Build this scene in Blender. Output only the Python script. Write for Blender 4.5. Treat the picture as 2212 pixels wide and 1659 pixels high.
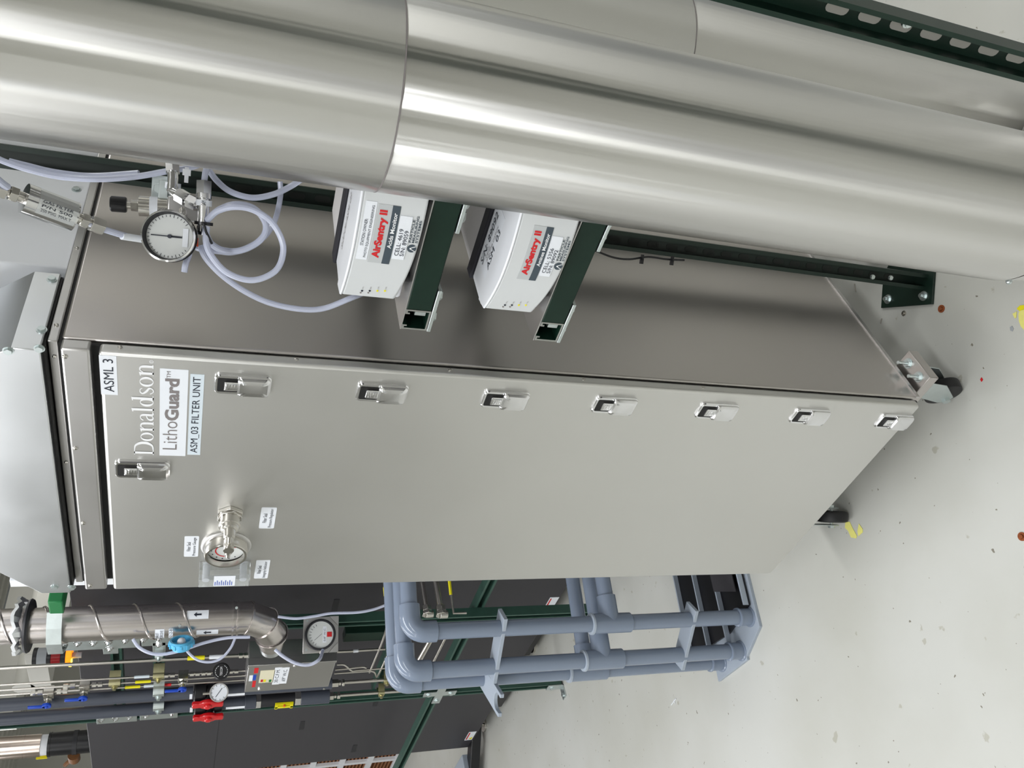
import bpy, bmesh, math, random
from mathutils import Vector, Matrix, Quaternion
random.seed(7)
PI=math.pi
for o in list(bpy.data.objects): bpy.data.objects.remove(o)
SC=bpy.context.scene
COL=SC.collection
# ------------------------------------------------------------------ camera
CR=((0.2855791,-0.20360072,-0.93647815),(-0.70337707,-0.70823616,-0.06051652),(-0.65092648,0.67597951,-0.34546552))
CF=1755.7; CP=Vector((0.98638,-1.05490,1.76))
cam=bpy.data.cameras.new('camera'); co=bpy.data.objects.new('camera',cam); COL.objects.link(co)
r,d,f=[Vector(v) for v in CR]
M=Matrix(((r.x,-d.x,-f.x,CP.x),(r.y,-d.y,-f.y,CP.y),(r.z,-d.z,-f.z,CP.z),(0,0,0,1)))
co.matrix_world=M
cam.sensor_fit='HORIZONTAL'; cam.sensor_width=36; cam.lens=CF/2212*36; cam.clip_start=.02
SC.camera=co
SC.view_settings.view_transform='Standard'; SC.view_settings.look='None'; SC.view_settings.gamma=1
SC.view_settings.use_curve_mapping=False; SC.view_settings.exposure=0.0
# ------------------------------------------------------------------ world + lights
w=bpy.data.worlds.new('world'); SC.world=w; w.use_nodes=True
w.node_tree.nodes['Background'].inputs[0].default_value=(.92,.95,1,1); w.node_tree.nodes['Background'].inputs[1].default_value=.42
def area(name,loc,sx,sy,power,col=(1,1,1),rot=(0,0,0)):
    l=bpy.data.lights.new(name,'AREA'); l.shape='RECTANGLE'; l.size=sx; l.size_y=sy; l.energy=power; l.color=col
    o=bpy.data.objects.new(name,l); o.location=loc; o.rotation_euler=rot; COL.objects.link(o); return o
area('ceiling_lamp_and_fill',(1.3,-2.6,3.35),.35,3.0,76,(.98,.99,1))
area('ceiling_lamp_and_fill',(2.6,1.6,3.35),.35,2.4,40,(.98,.99,1))  # fill added to brighten the right wall and what reflects it
area('ceiling_lamp_and_fill',(.9,3.6,3.35),3.2,.35,44,(.98,.99,1))  # fill added at the back to lift reflections in the side panel
area('ceiling_lamp_and_fill',(-1.8,-4.6,3.35),4,.35,62,(.98,.99,1))  # fill added to brighten the front wall mirrored in the metal
area('ceiling_lamp_and_fill',(-1.1,-1.3,3.35),.35,3.4,68,(.97,.98,1))
area('ceiling_lamp_and_fill',(-3.4,-1.6,3.35),.35,3.4,55,(.97,.98,1))
area('ceiling_lamp_and_fill',(-5.6,.2,3.35),.35,3.4,46,(.98,.98,1))
area('ceiling_lamp_and_fill',(-2.6,2.8,3.35),3.4,.35,30,(1,.99,.97))
# ------------------------------------------------------------------ pixel -> point on a plane of the place
def ray(px,py):
    a,b=(px-1106)/CF,(py-829.5)/CF
    return r*a+d*b+f
def at(px,py,x=None,y=None,z=None,D=None):
    v=ray(px,py)
    if x is not None: t=(x-CP.x)/v.x
    elif y is not None: t=(y-CP.y)/v.y
    elif z is not None: t=(z-CP.z)/v.z
    else: t=D/math.hypot(v.x,v.y)
    return CP+v*t
# ------------------------------------------------------------------ materials
def mat(name,col,rough=.5,metal=0.,noise=0.,nscale=(20,20,20),bump=0.,emit=0.,trans=0.,coat=0.,spec=.5,rn=0.,alpha=1.,ior=1.45):
    m=bpy.data.materials.new(name); m.use_nodes=True; n=m.node_tree; b=n.nodes['Principled BSDF']
    b.inputs['Base Color'].default_value=(*col,1); b.inputs['Roughness'].default_value=rough; b.inputs['Metallic'].default_value=metal
    b.inputs['Coat Weight'].default_value=coat; b.inputs['Specular IOR Level'].default_value=spec; b.inputs['IOR'].default_value=ior
    if trans: b.inputs['Transmission Weight'].default_value=trans
    if emit: b.inputs['Emission Color'].default_value=(*col,1); b.inputs['Emission Strength'].default_value=emit
    if noise or bump or rn:
        tc=n.nodes.new('ShaderNodeTexCoord'); mp=n.nodes.new('ShaderNodeMapping'); mp.inputs['Scale'].default_value=nscale
        nt=n.nodes.new('ShaderNodeTexNoise'); nt.inputs['Scale'].default_value=1; nt.inputs['Detail'].default_value=5
        n.links.new(tc.outputs['Object'],mp.inputs[0]); n.links.new(mp.outputs[0],nt.inputs[0])
        if noise:
            mx=n.nodes.new('ShaderNodeMix'); mx.data_type='RGBA'
            mx.inputs[6].default_value=(*[max(0,c*(1-noise)) for c in col],1); mx.inputs[7].default_value=(*[min(1,c*(1+noise)) for c in col],1)
            n.links.new(nt.outputs[0],mx.inputs[0]); n.links.new(mx.outputs[2],b.inputs['Base Color'])
        if rn:
            mr=n.nodes.new('ShaderNodeMapRange'); mr.inputs[3].default_value=max(.02,rough-rn); mr.inputs[4].default_value=rough+rn
            n.links.new(nt.outputs[0],mr.inputs[0]); n.links.new(mr.outputs[0],b.inputs['Roughness'])
        if bump:
            bp=n.nodes.new('ShaderNodeBump'); bp.inputs['Strength'].default_value=bump; bp.inputs['Distance'].default_value=.002
            n.links.new(nt.outputs[0],bp.inputs['Height']); n.links.new(bp.outputs[0],b.inputs['Normal'])
    return m
steel=mat('brushed_steel',(.59,.58,.57),.36,1,noise=.05,nscale=(5,5,5),rn=.06)
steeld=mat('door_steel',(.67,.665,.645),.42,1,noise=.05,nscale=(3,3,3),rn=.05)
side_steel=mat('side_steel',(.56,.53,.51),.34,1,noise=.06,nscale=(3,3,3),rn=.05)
ductm=mat('duct_steel',(.64,.635,.61),.345,1)
def aniso(m,amt,sc,st):
    n=m.node_tree; b=n.nodes['Principled BSDF']; b.inputs['Anisotropic'].default_value=amt; b.inputs['Anisotropic Rotation'].default_value=.25
    t=n.nodes.new('ShaderNodeTangent'); t.direction_type='RADIAL'; t.axis='Z'; n.links.new(t.outputs[0],b.inputs['Tangent'])
    tc=n.nodes.new('ShaderNodeTexCoord'); mp=n.nodes.new('ShaderNodeMapping'); mp.inputs['Scale'].default_value=sc; nt=n.nodes.new('ShaderNodeTexNoise'); nt.inputs['Scale'].default_value=1; nt.inputs['Detail'].default_value=3
    bp=n.nodes.new('ShaderNodeBump'); bp.inputs['Strength'].default_value=st; bp.inputs['Distance'].default_value=.01
    n.links.new(tc.outputs['Object'],mp.inputs[0]); n.links.new(mp.outputs[0],nt.inputs[0]); n.links.new(nt.outputs[0],bp.inputs['Height']); n.links.new(bp.outputs[0],b.inputs['Normal'])
aniso(ductm,1.,(26,26,.30),.16)
spiralm=mat('spiral_duct_steel',(.62,.58,.56),.26,1,noise=.05,nscale=(30,30,2),rn=.05)
galv=mat('galvanised_sheet',(.72,.74,.76),.33,1,noise=.08,nscale=(6,6,6),rn=.08)
plen=mat('pale_sheet',(.80,.82,.85),.42,.0,noise=.05,nscale=(3,3,3))
dgreen=mat('shaded_green_paint',(.006,.020,.013),.4)  # strut green darkened, puts the shade inside the channels into the paint
intm=mat('dark_slot',(.03,.035,.03),.6)
zinc=mat('zinc_plate',(.62,.68,.68),.38,1,noise=.1,nscale=(60,60,60),rn=.08)
zincy=mat('yellow_zinc',(.50,.47,.28),.35,1,noise=.15,nscale=(60,60,60))
chrome=mat('chrome',(.76,.76,.77),.15,1)
nickel=mat('nickel_fitting',(.62,.60,.56),.22,1)
tubem=mat('steel_tube',(.62,.59,.55),.28,1)
green=mat('green_strut_paint',(.005,.021,.013),.42,0,coat=.0,spec=.35,noise=.2,nscale=(30,30,30))
greenl=mat('rack_green_paint',(.035,.085,.065),.42,0,noise=.2,nscale=(30,30,30))
greenb=mat('bright_green_plastic',(.01,.16,.045),.45)
cutm=mat('cut_steel_end',(.45,.46,.44),.4,1)
black=mat('black_gap',(.006,.006,.006),.6)
rubber=mat('black_rubber',(.012,.012,.013),.5)
blackpl=mat('black_plastic',(.01,.01,.012),.3)
char=mat('charcoal_panel_paint',(.040,.038,.044),.5,0,noise=.08,nscale=(200,200,200),bump=.05)
chard=mat('dark_recess_paint',(.018,.018,.022),.5)
white=mat('white_plastic',(.78,.80,.84),.33)
whitef=mat('white_front_plastic',(.62,.64,.65),.40)
sleeve=mat('white_sheet',(.72,.70,.70),.6)
strapm=mat('black_strap',(.018,.018,.024),.75,noise=.3,nscale=(300,300,300))
paper=mat('white_label',(.80,.83,.88),.45)
paper2=mat('blueish_label',(.66,.74,.80),.4)
paper3=mat('cream_label',(.72,.68,.50),.5)
inkd=mat('dark_ink',(.02,.025,.04),.5)
inkg=mat('grey_ink',(.22,.20,.20),.5)
inkw=mat('white_ink',(.85,.86,.88),.5)
inkr=mat('red_ink',(.62,.015,.02),.45)
inks=mat('slate_ink',(.055,.075,.095),.45)
badge=mat('badge_grey',(.50,.52,.53),.35)
pvc=mat('grey_pvc',(.205,.25,.33),.20,0,noise=.05,nscale=(10,10,10),coat=.15)
pvcd=mat('dark_pvc',(.060,.068,.09),.36)
pvcsheet=mat('grey_pvc_sheet',(.36,.41,.48),.35)
blu=mat('blue_handle',(.01,.06,.45),.35)
bluc=mat('light_blue_plastic',(.10,.45,.72),.35)
red=mat('red_handle',(.55,.008,.012),.22,coat=.3)
yel=mat('yellow_marker',(.80,.72,.01),.4)
amber=mat('amber_lens',(1,.22,.005),.25,emit=1.6)
amberh=mat('lit_bulb',(1,.55,.04),.3,emit=9)
redl=mat('red_lens',(.30,.008,.01),.2)
dialm=mat('dial_face',(.66,.68,.67),.5)
tubing=mat('clear_tubing',(.72,.76,.92),.25,0,trans=.35,spec=.6)
acry=mat('acrylic',(.92,.95,.96),.04,0,trans=.9,ior=1.3)
glass=mat('gauge_glass',(1,1,1),.02,0,trans=1,ior=1.12)
brown=mat('rusty_brown',(.20,.085,.03),.6,noise=.4,nscale=(60,60,60))
copper=mat('brown_slat',(.28,.12,.05),.6,noise=.2,nscale=(40,40,40))
rust=mat('rust',(.26,.07,.02),.9,noise=.5,nscale=(200,200,200))
yeltape=mat('yellow_tape',(.80,.76,.22),.5,noise=.08,nscale=(60,60,60))
creamp=mat('cream_paint',(.68,.675,.63),.45,noise=.04,nscale=(3,3,3))
greyp=mat('grey_paint',(.33,.35,.37),.45)
gridm=mat('dark_ribbed_deck',(.16,.145,.12),.6)
pinkst=mat('pinkish_pipe_steel',(.66,.56,.50),.22,1)
orange=mat('orange_tip',(.75,.09,.02),.5)
emitw=mat('lamp_diffuser',(1,1,1),.5,emit=9)
# floor: epoxy with speckle, scuffs
def floor_mat():
    m=bpy.data.materials.new('epoxy_floor'); m.use_nodes=True; n=m.node_tree; b=n.nodes['Principled BSDF']
    tc=n.nodes.new('ShaderNodeTexCoord')
    def noise(s,det=6):
        t=n.nodes.new('ShaderNodeTexNoise'); t.inputs['Scale'].default_value=s; t.inputs['Detail'].default_value=det; n.links.new(tc.outputs['Object'],t.inputs[0]); return t
    def ramp(src,p0,p1,c0,c1):
        q=n.nodes.new('ShaderNodeValToRGB'); q.color_ramp.elements[0].position=p0; q.color_ramp.elements[1].position=p1
        q.color_ramp.elements[0].color=(*c0,1); q.color_ramp.elements[1].color=(*c1,1); n.links.new(src,q.inputs[0]); return q
    a=ramp(noise(1.6).outputs[0],.35,.65,(.50,.50,.455),(.57,.575,.545))
    s1=ramp(noise(55,2).outputs[0],.735,.752,(1,1,1),(.38,.35,.30))
    s2=ramp(noise(23,3).outputs[0],.70,.73,(1,1,1),(.78,.76,.70))
    x1=n.nodes.new('ShaderNodeMix'); x1.data_type='RGBA'; x1.blend_type='MULTIPLY'; x1.inputs[0].default_value=1
    x2=n.nodes.new('ShaderNodeMix'); x2.data_type='RGBA'; x2.blend_type='MULTIPLY'; x2.inputs[0].default_value=1
    n.links.new(a.outputs[0],x1.inputs[6]); n.links.new(s1.outputs[0],x1.inputs[7])
    n.links.new(x1.outputs[2],x2.inputs[6]); n.links.new(s2.outputs[0],x2.inputs[7]); n.links.new(x2.outputs[2],b.inputs['Base Color'])
    b.inputs['Roughness'].default_value=.33
    bp=n.nodes.new('ShaderNodeBump'); bp.inputs['Strength'].default_value=.08; bp.inputs['Distance'].default_value=.01
    n.links.new(noise(4,3).outputs[0],bp.inputs['Height']); n.links.new(bp.outputs[0],b.inputs['Normal'])
    return m
floorm=floor_mat()
# ------------------------------------------------------------------ mesh builder
class MB:
    def __init__(s): s.b=bmesh.new()
    def box(s,x0,x1,y0,y1,z0,z1):
        return s.hexa([(x0,y0,z0),(x1,y0,z0),(x1,y1,z0),(x0,y1,z0),(x0,y0,z1),(x1,y0,z1),(x1,y1,z1),(x0,y1,z1)])
    def hexa(s,P):
        v=[s.b.verts.new(p) for p in P]
        for q in ((3,2,1,0),(4,5,6,7),(0,1,5,4),(1,2,6,5),(2,3,7,6),(3,0,4,7)): s.b.faces.new([v[i] for i in q])
        return s
    def obox(s,c,ax,ay,az,hx,hy,hz):
        c=Vector(c); ax=Vector(ax).normalized()*hx; ay=Vector(ay).normalized()*hy; az=Vector(az).normalized()*hz
        return s.hexa([c-ax-ay-az,c+ax-ay-az,c+ax+ay-az,c-ax+ay-az,c-ax-ay+az,c+ax-ay+az,c+ax+ay+az,c-ax+ay+az])
    def frame(s,a,up=None):
        a=Vector(a).normalized(); u=Vector(up) if up else (Vector((0,0,1)) if abs(a.z)<.9 else Vector((1,0,0)))
        e1=a.cross(u).normalized(); e2=e1.cross(a).normalized(); return e1,e2
    def lathe(s,o,ax,prof,seg=24,cap=True,up=None,rot=0.):
        o=Vector(o); ax=Vector(ax).normalized(); e1,e2=s.frame(ax,up); R=[]
        for t,rr in prof:
            R.append([s.b.verts.new(o+ax*t+(e1*math.cos(2*PI*k/seg+rot)+e2*math.sin(2*PI*k/seg+rot))*max(rr,1e-5)) for k in range(seg)])
        for a,b in zip(R,R[1:]):
            for k in range(seg): s.b.faces.new((a[k],a[(k+1)%seg],b[(k+1)%seg],b[k]))
        if cap: s.b.faces.new(R[0][::-1]); s.b.faces.new(R[-1])
        return s
    def cyl(s,p,q,r1,r2=None,seg=20,cap=True,rot=0.):
        p=Vector(p); q=Vector(q); return s.lathe(p,q-p,[(0,r1),((q-p).length,r1 if r2 is None else r2)],seg,cap,rot=rot)
    def hexn(s,p,ax,h,rr,rot=0.): ax=Vector(ax).normalized(); return s.cyl(p,Vector(p)+ax*h,rr,seg=6,rot=rot)
    def tube(s,P,rr,seg=10,smooth=0,cap=True):
        P=[Vector(p) for p in P]
        if smooth: P=catmull(P,smooth)
        rs=rr if hasattr(rr,'__len__') else [rr]*len(P)
        T=[(P[min(i+1,len(P)-1)]-P[max(i-1,0)]).normalized() for i in range(len(P))]
        e1,e2=s.frame(T[0]); R=[]
        for i,p in enumerate(P):
            if i:
                qd=T[i-1].rotation_difference(T[i]); e1=qd@e1; e2=qd@e2
            R.append([s.b.verts.new(p+(e1*math.cos(2*PI*k/seg)+e2*math.sin(2*PI*k/seg))*rs[i]) for k in range(seg)])
        for a,b in zip(R,R[1:]):
            for k in range(seg): s.b.faces.new((a[k],a[(k+1)%seg],b[(k+1)%seg],b[k]))
        if cap: s.b.faces.new(R[0][::-1]); s.b.faces.new(R[-1])
        return s
    def prism(s,P,off):
        P=[Vector(p) for p in P]; off=Vector(off); a=[s.b.verts.new(p) for p in P]; b=[s.b.verts.new(p+off) for p in P]
        s.b.faces.new(a[::-1]); s.b.faces.new(b)
        for k in range(len(P)): s.b.faces.new((a[k],a[(k+1)%len(P)],b[(k+1)%len(P)],b[k]))
        return s
    def poly(s,P):
        s.b.faces.new([s.b.verts.new(p) for p in P]); return s
    def sphere(s,c,rr,sx=1,sy=1,sz=1,seg=14):
        m=bmesh.ops.create_uvsphere(s.b,u_segments=seg,v_segments=seg//2+2,radius=rr)['verts']
        for v in m: v.co=Vector((v.co.x*sx,v.co.y*sy,v.co.z*sz))+Vector(c)
        return s
    def channel(s,p,q,open_dir,w=.0413,t=.003,lip=.0095,curl=.007,slots=0):
        """lipped strut channel from p to q, its slot facing open_dir"""
        p=Vector(p); q=Vector(q); a=(q-p).normalized(); o=Vector(open_dir); o=(o-a*o.dot(a)).normalized(); e=a.cross(o).normalized(); h=w/2
        prof=[(-h+lip,h-curl),(-h+lip,h),(-h,h),(-h,-h),(h,-h),(h,h),(h-lip,h),(h-lip,h-curl)]
        inn=[(-h+lip-t,h-curl),(-h+lip-t,h-t),(-h+t,h-t),(-h+t,-h+t),(h-t,-h+t),(h-t,h-t),(h-lip+t,h-t),(h-lip+t,h-curl)]
        L=[p,q]; V=[]
        for c in L: V.append(([s.b.verts.new(c+e*x+o*y) for x,y in prof],[s.b.verts.new(c+e*x+o*y) for x,y in inn]))
        n=len(prof)
        for k in range(n-1):
            s.b.faces.new((V[0][0][k],V[0][0][k+1],V[1][0][k+1],V[1][0][k]))
            s.b.faces.new((V[0][1][k+1],V[0][1][k],V[1][1][k],V[1][1][k+1]))
            for j in (0,1): s.b.faces.new((V[j][0][k],V[j][1][k],V[j][1][k+1],V[j][0][k+1]))
        for k in (0,n-1): s.b.faces.new((V[0][0][k],V[1][0][k],V[1][1][k],V[0][1][k]))
        return s
def catmull(P,n):
    P=[Vector(p) for p in P]; Q=[P[0]*2-P[1]]+P+[P[-1]*2-P[-2]]; out=[]
    for i in range(1,len(Q)-2):
        for k in range(n):
            t=k/n; a,b,c,e=Q[i-1:i+3]
            out.append(.5*((2*b)+(c-a)*t+(2*a-5*b+4*c-e)*t*t+(3*b-a-3*c+e)*t**3))
    return out+[P[-1]]
def wloc(o): 
    v=Vector((0,0,0))
    while o: v+=o.location; o=o.parent
    return v
def obj(name,mb,m,parent=None,bevel=0.,ang=35,seg=2):
    b=mb.b; bmesh.ops.recalc_face_normals(b,faces=b.faces)
    for f_ in b.faces: f_.smooth=True
    for e in b.edges:
        if len(e.link_faces)==2 and e.calc_face_angle(0)>math.radians(ang): e.smooth=False
    org=Vector((0,0,0))
    if parent is None:
        xs=[v.co for v in b.verts]; lo=[min(v[i] for v in xs) for i in range(3)]; hi=[max(v[i] for v in xs) for i in range(3)]
        org=Vector(((lo[0]+hi[0])/2,(lo[1]+hi[1])/2,lo[2]))
        for v in b.verts: v.co-=org
    me=bpy.data.meshes.new(name); b.to_mesh(me); b.free(); me.materials.append(m)
    o=bpy.data.objects.new(name,me); COL.objects.link(o)
    if parent is not None: o.parent=parent; o.location=-wloc(parent)
    else: o.location=org
    if bevel:
        q=o.modifiers.new('bevel','BEVEL'); q.width=bevel; q.segments=seg; q.limit_method='ANGLE'; q.angle_limit=math.radians(40); q.harden_normals=False
    return o
def tag(o,label,cat,group=None):
    o['label']=label; o['category']=cat
    if group: o['group']=group
    return o
def thing(name,label,cat,loc=(0,0,0),group=None):
    o=bpy.data.objects.new(name,None); COL.objects.link(o); o.location=loc; o.empty_display_size=.05; return tag(o,label,cat,group)
def struct(name,mb,m,bevel=0.):
    o=obj(name,mb,m,None,bevel); o['kind']='structure'; return o
# text as mesh: laid out in a plane with origin o, direction ex (reading), ey (up), fitted to width w and height h (cap height)
def text(name,body,o,ex,ey,w,h,m,parent,bold=0.,depth=.0004,sx=None,label=None,shear=0.):
    cu=bpy.data.curves.new('t','FONT'); cu.body=body; cu.size=1; cu.extrude=0; cu.offset=bold; cu.align_x='LEFT'; cu.shear=shear; cu.resolution_u=3
    if sx: cu.space_character=sx
    t=bpy.data.objects.new('t',cu); COL.objects.link(t)
    dg=bpy.context.evaluated_depsgraph_get(); dg.update()
    me=bpy.data.meshes.new_from_object(t.evaluated_get(dg)); bpy.data.objects.remove(t)
    xs=[v.co.x for v in me.vertices]; x0,x1=min(xs),max(xs)
    ys=[v.co.y for v in me.vertices]; lines=body.count('\n')
    y0=min(ys); y1=max(ys)
    ex=Vector(ex).normalized(); ey=Vector(ey).normalized(); n=ex.cross(ey); o=Vector(o)
    for v in me.vertices: v.co=o+ex*((v.co.x-x0)/(x1-x0)*w)+ey*((v.co.y-y0)/(y1-y0)*h)+n*depth
    me.materials.clear(); me.materials.append(m)
    ob=bpy.data.objects.new(name,me); COL.objects.link(ob)
    if parent is not None: ob.parent=parent; ob.location=-wloc(parent)
    if label: ob['label']=label
    return ob
X=Vector((1,0,0)); Yv=Vector((0,1,0)); Z=Vector((0,0,1))
# ================================================================== SETTING
struct('floor',MB().box(-9,4.5,-6,6,-.05,0),floorm)
struct('wall_back',MB().box(-9,4.5,5.2,5.3,0,3.5),creamp)
struct('wall_left',MB().box(-9.1,-9,-6,5.3,0,3.5),creamp)
struct('wall_right',MB().box(3.2,3.3,-6,5.3,0,3.5),creamp)
struct('wall_front',MB().box(-9,3.3,-6,-5.9,0,3.5),creamp)
mb=MB().box(-9,3.3,-6,5.2,3.5,3.6)
for k in range(60): mb.box(-9+k*.2,-8.92+k*.2,-5.9,5.2,3.46,3.5)
struct('ceiling',mb,creamp)
struct('reflection_prop_1',MB().box(1.35,1.75,-2.3,-1.95,0,3.5),char)  # unseen dark column, added for the big duct to reflect
struct('reflection_prop_3',MB().box(1.7,3.1,1.7,2.3,0,1.75),greyp)  # unseen low block, added to darken reflections in the cabinet side
struct('reflection_prop_2',MB().box(-1.3,-1.0,-2.95,-2.7,0,3.5),greyp)  # unseen grey column, added as a dark band in the duct reflections
# ================================================================== FILTER CABINET
YF=-.022; ZT=1.931; ZB=.234; XL=-.693
cab=thing('filter_cabinet','tall brushed stainless steel filter cabinet on castors with a latched front door','cabinet',(-.35,.45,0))
# body shell behind the door; side panel with folded edge
mb=MB(); mb.box(XL+.004,-.012,.004,.93,.222,1.984)
obj('body',mb,steel,cab,.003)
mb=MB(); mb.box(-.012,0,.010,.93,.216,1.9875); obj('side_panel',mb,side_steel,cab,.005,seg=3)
mb=MB(); mb.box(-.002,.003,.012,.93,.212,.222); obj('bottom_rail',mb,steel,cab)
mb=MB(); mb.box(XL-.002,-.0005,.0,.935,1.9915,2.006); obj('top_rail',mb,steel,cab,.002)
mb=MB(); mb.box(XL,-.004,.002,.93,1.98,1.993); obj('gasket',mb,black,cab)
# header band above door
mb=MB(); mb.box(XL,.004,YF+.002,.004,1.9435,1.985); obj('header_panel',mb,steel,cab,.004,seg=3)
# door: pan with rounded edge and side flange
dz0,dz1=.212,1.936
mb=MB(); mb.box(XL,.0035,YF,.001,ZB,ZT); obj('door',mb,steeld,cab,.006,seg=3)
mb=MB(); mb.box(XL+.01,-.004,.0005,.006,.222,1.945); obj('door_gasket',mb,black,cab)
door=cab
mb=MB()
def rivet(mb,p,n,rr=.0042):
    mb.lathe(p,n,[(0,rr),(.0012,rr),(.0022,rr*.6),(.0024,rr*.35)],12)
for px,py in [(260,748),(640,778),(972,801),(1262,822),(1520,839)]:
    z=at(px,py,x=.0035).z; mb=MB(); rivet(mb,(.0034,-.008,z),X,.0036); obj('rivet',mb,nickel,cab)
for px,py in [(140,770),(163,968),(180,1130),(195,1265)]:
    p=at(px,py,y=YF+.002); mb=MB(); rivet(mb,p,-Yv); obj('rivet',mb,nickel,cab)
for px,py in [(128,770),(146,998)]:
    p=at(px,py,y=.0); mb=MB(); rivet(mb,(p.x,-.0005,1.998),-Yv,.003); obj('rivet',mb,nickel,cab)
for px,py in [(122,702),(170,536)]:
    y=at(px,py,x=0).y; mb=MB(); rivet(mb,(-.0005,y,1.9985),X,.0035); obj('rivet',mb,nickel,cab)
# latches
def rrect(cx,cz,w,h,rr,y,n=5):
    P=[]
    for (sx,sz,a0) in ((1,1,0),(-1,1,90),(-1,-1,180),(1,-1,270)):
        for k in range(n+1):
            a=math.radians(a0+90*k/n); P.append((cx+sx*(w/2-rr)+rr*math.cos(a),y,cz+sz*(h/2-rr)+rr*math.sin(a)))
    return P
def loft(mb,loops):
    V=[[mb.b.verts.new(p) for p in L] for L in loops]
    for a,b in zip(V,V[1:]):
        for k in range(len(a)): mb.b.faces.new((a[k],a[(k+1)%len(a)],b[(k+1)%len(b)],b[k]))
    mb.b.faces.new(V[-1]); return mb
def latch(cx,cz):
    W,H=.046,.092
    mb=MB(); zc=cz
    loft(mb,[rrect(cx,zc,W,H,.009,YF),rrect(cx,zc,W,H,.009,YF-.003),rrect(cx,zc,W-.004,H-.004,.008,YF-.005)])
    o=obj('latch',mb,chrome,cab)
    mb=MB(); loft(mb,[rrect(cx,zc+H*.27,W-.014,H*.36,.003,YF-.005),rrect(cx,zc+H*.27,W-.014,H*.36,.003,YF-.0054)]); q=obj('latch_pocket',mb,black,o)
    # paddle: pillow-shaped pull lever with a tongue reaching up into the pocket
    mb=MB(); h2=H*.58; zc2=zc-H*.19
    loft(mb,[rrect(cx,zc2,W-.002,h2,.007,YF-.005),rrect(cx,zc2,W-.003,h2-.001,.007,YF-.009),rrect(cx,zc2,W-.010,h2-.008,.006,YF-.0125),rrect(cx,zc2,W-.026,h2-.026,.004,YF-.0135)])
    obj('latch_paddle',mb,chrome,o)
    mb=MB(); loft(mb,[rrect(cx,zc+H*.20,W-.026,H*.26,.002,YF-.0056),rrect(cx,zc+H*.20,W-.026,H*.26,.002,YF-.0085),rrect(cx,zc+H*.20,W-.030,H*.22,.002,YF-.0095)])
    for k in range(4): mb.box(cx-.006,cx+.006,YF-.0103,YF-.0093,zc+H*.2-.008+k*.0045,zc+H*.2-.006+k*.0045)
    obj('latch_tongue',mb,chrome,o)
for px,py in [(525,833),(826,850),(1092,865),(1328,877),(1549,890),(1750,901),(1932,912),(308,1016)]:
    p=at(px,py,y=YF-.004); latch(p.x,p.z)
def sticker(name,px,parent,m,y=YF,t=.0006,rr=.0,lab=None):
    """px: two opposite corners on plane y: (x0px,y0px,x1px,y1px) where y0px is the right end"""
    xm,ym=(px[0]+px[2])/2,(px[1]+px[3])/2
    z1=at(px[0],ym,y=y).z; z0=at(px[2],ym,y=y).z; x1=at(xm,px[1],y=y).x; x0=at(xm,px[3],y=y).x
    mb=MB()
    if rr: mb.prism(rrect((x0+x1)/2,(z0+z1)/2,x1-x0,z1-z0,rr,y),(0,-t,0))
    else: mb.box(x0,x1,y-t,y,z0,z1)
    o=obj(name,mb,m,parent)
    if lab: o['label']=lab
    return o,x0,x1,z0,z1,y-t
def line(txt,S,fx0,fx1,fz0,fz1,m,bold=0.,sx=None,parent=None,name='lettering',shear=0.):
    o,x0,x1,z0,z1,y=S; W,H=x1-x0,z1-z0
    return text(name,txt,(x0+W*fx0,y,z0+H*fz0),X,Z,W*(fx1-fx0),H*(fz1-fz0),m,parent or o,bold,sx=sx,shear=shear)
S=sticker('name_label',(216,768,253,852),cab,paper,lab='white label reading ASML 3'); line('ASML 3',S,.08,.92,.2,.8,inkd)
S=sticker('name_label',(345,797,404,984),cab,paper,lab='white logo label reading LithoGuard'); line('Litho',S,.08,.42,.34,.88,inkg,-.008); line('Guard',S,.43,.90,.30,.82,inkg,.035); line('TM',S,.905,.975,.62,.76,inkg)
S=sticker('name_label',(408,808,437,982),cab,paper2,lab='pale label reading ASM_03 FILTER UNIT'); line('ASM_03 FILTER UNIT',S,.03,.97,.16,.80,inkd)
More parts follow.
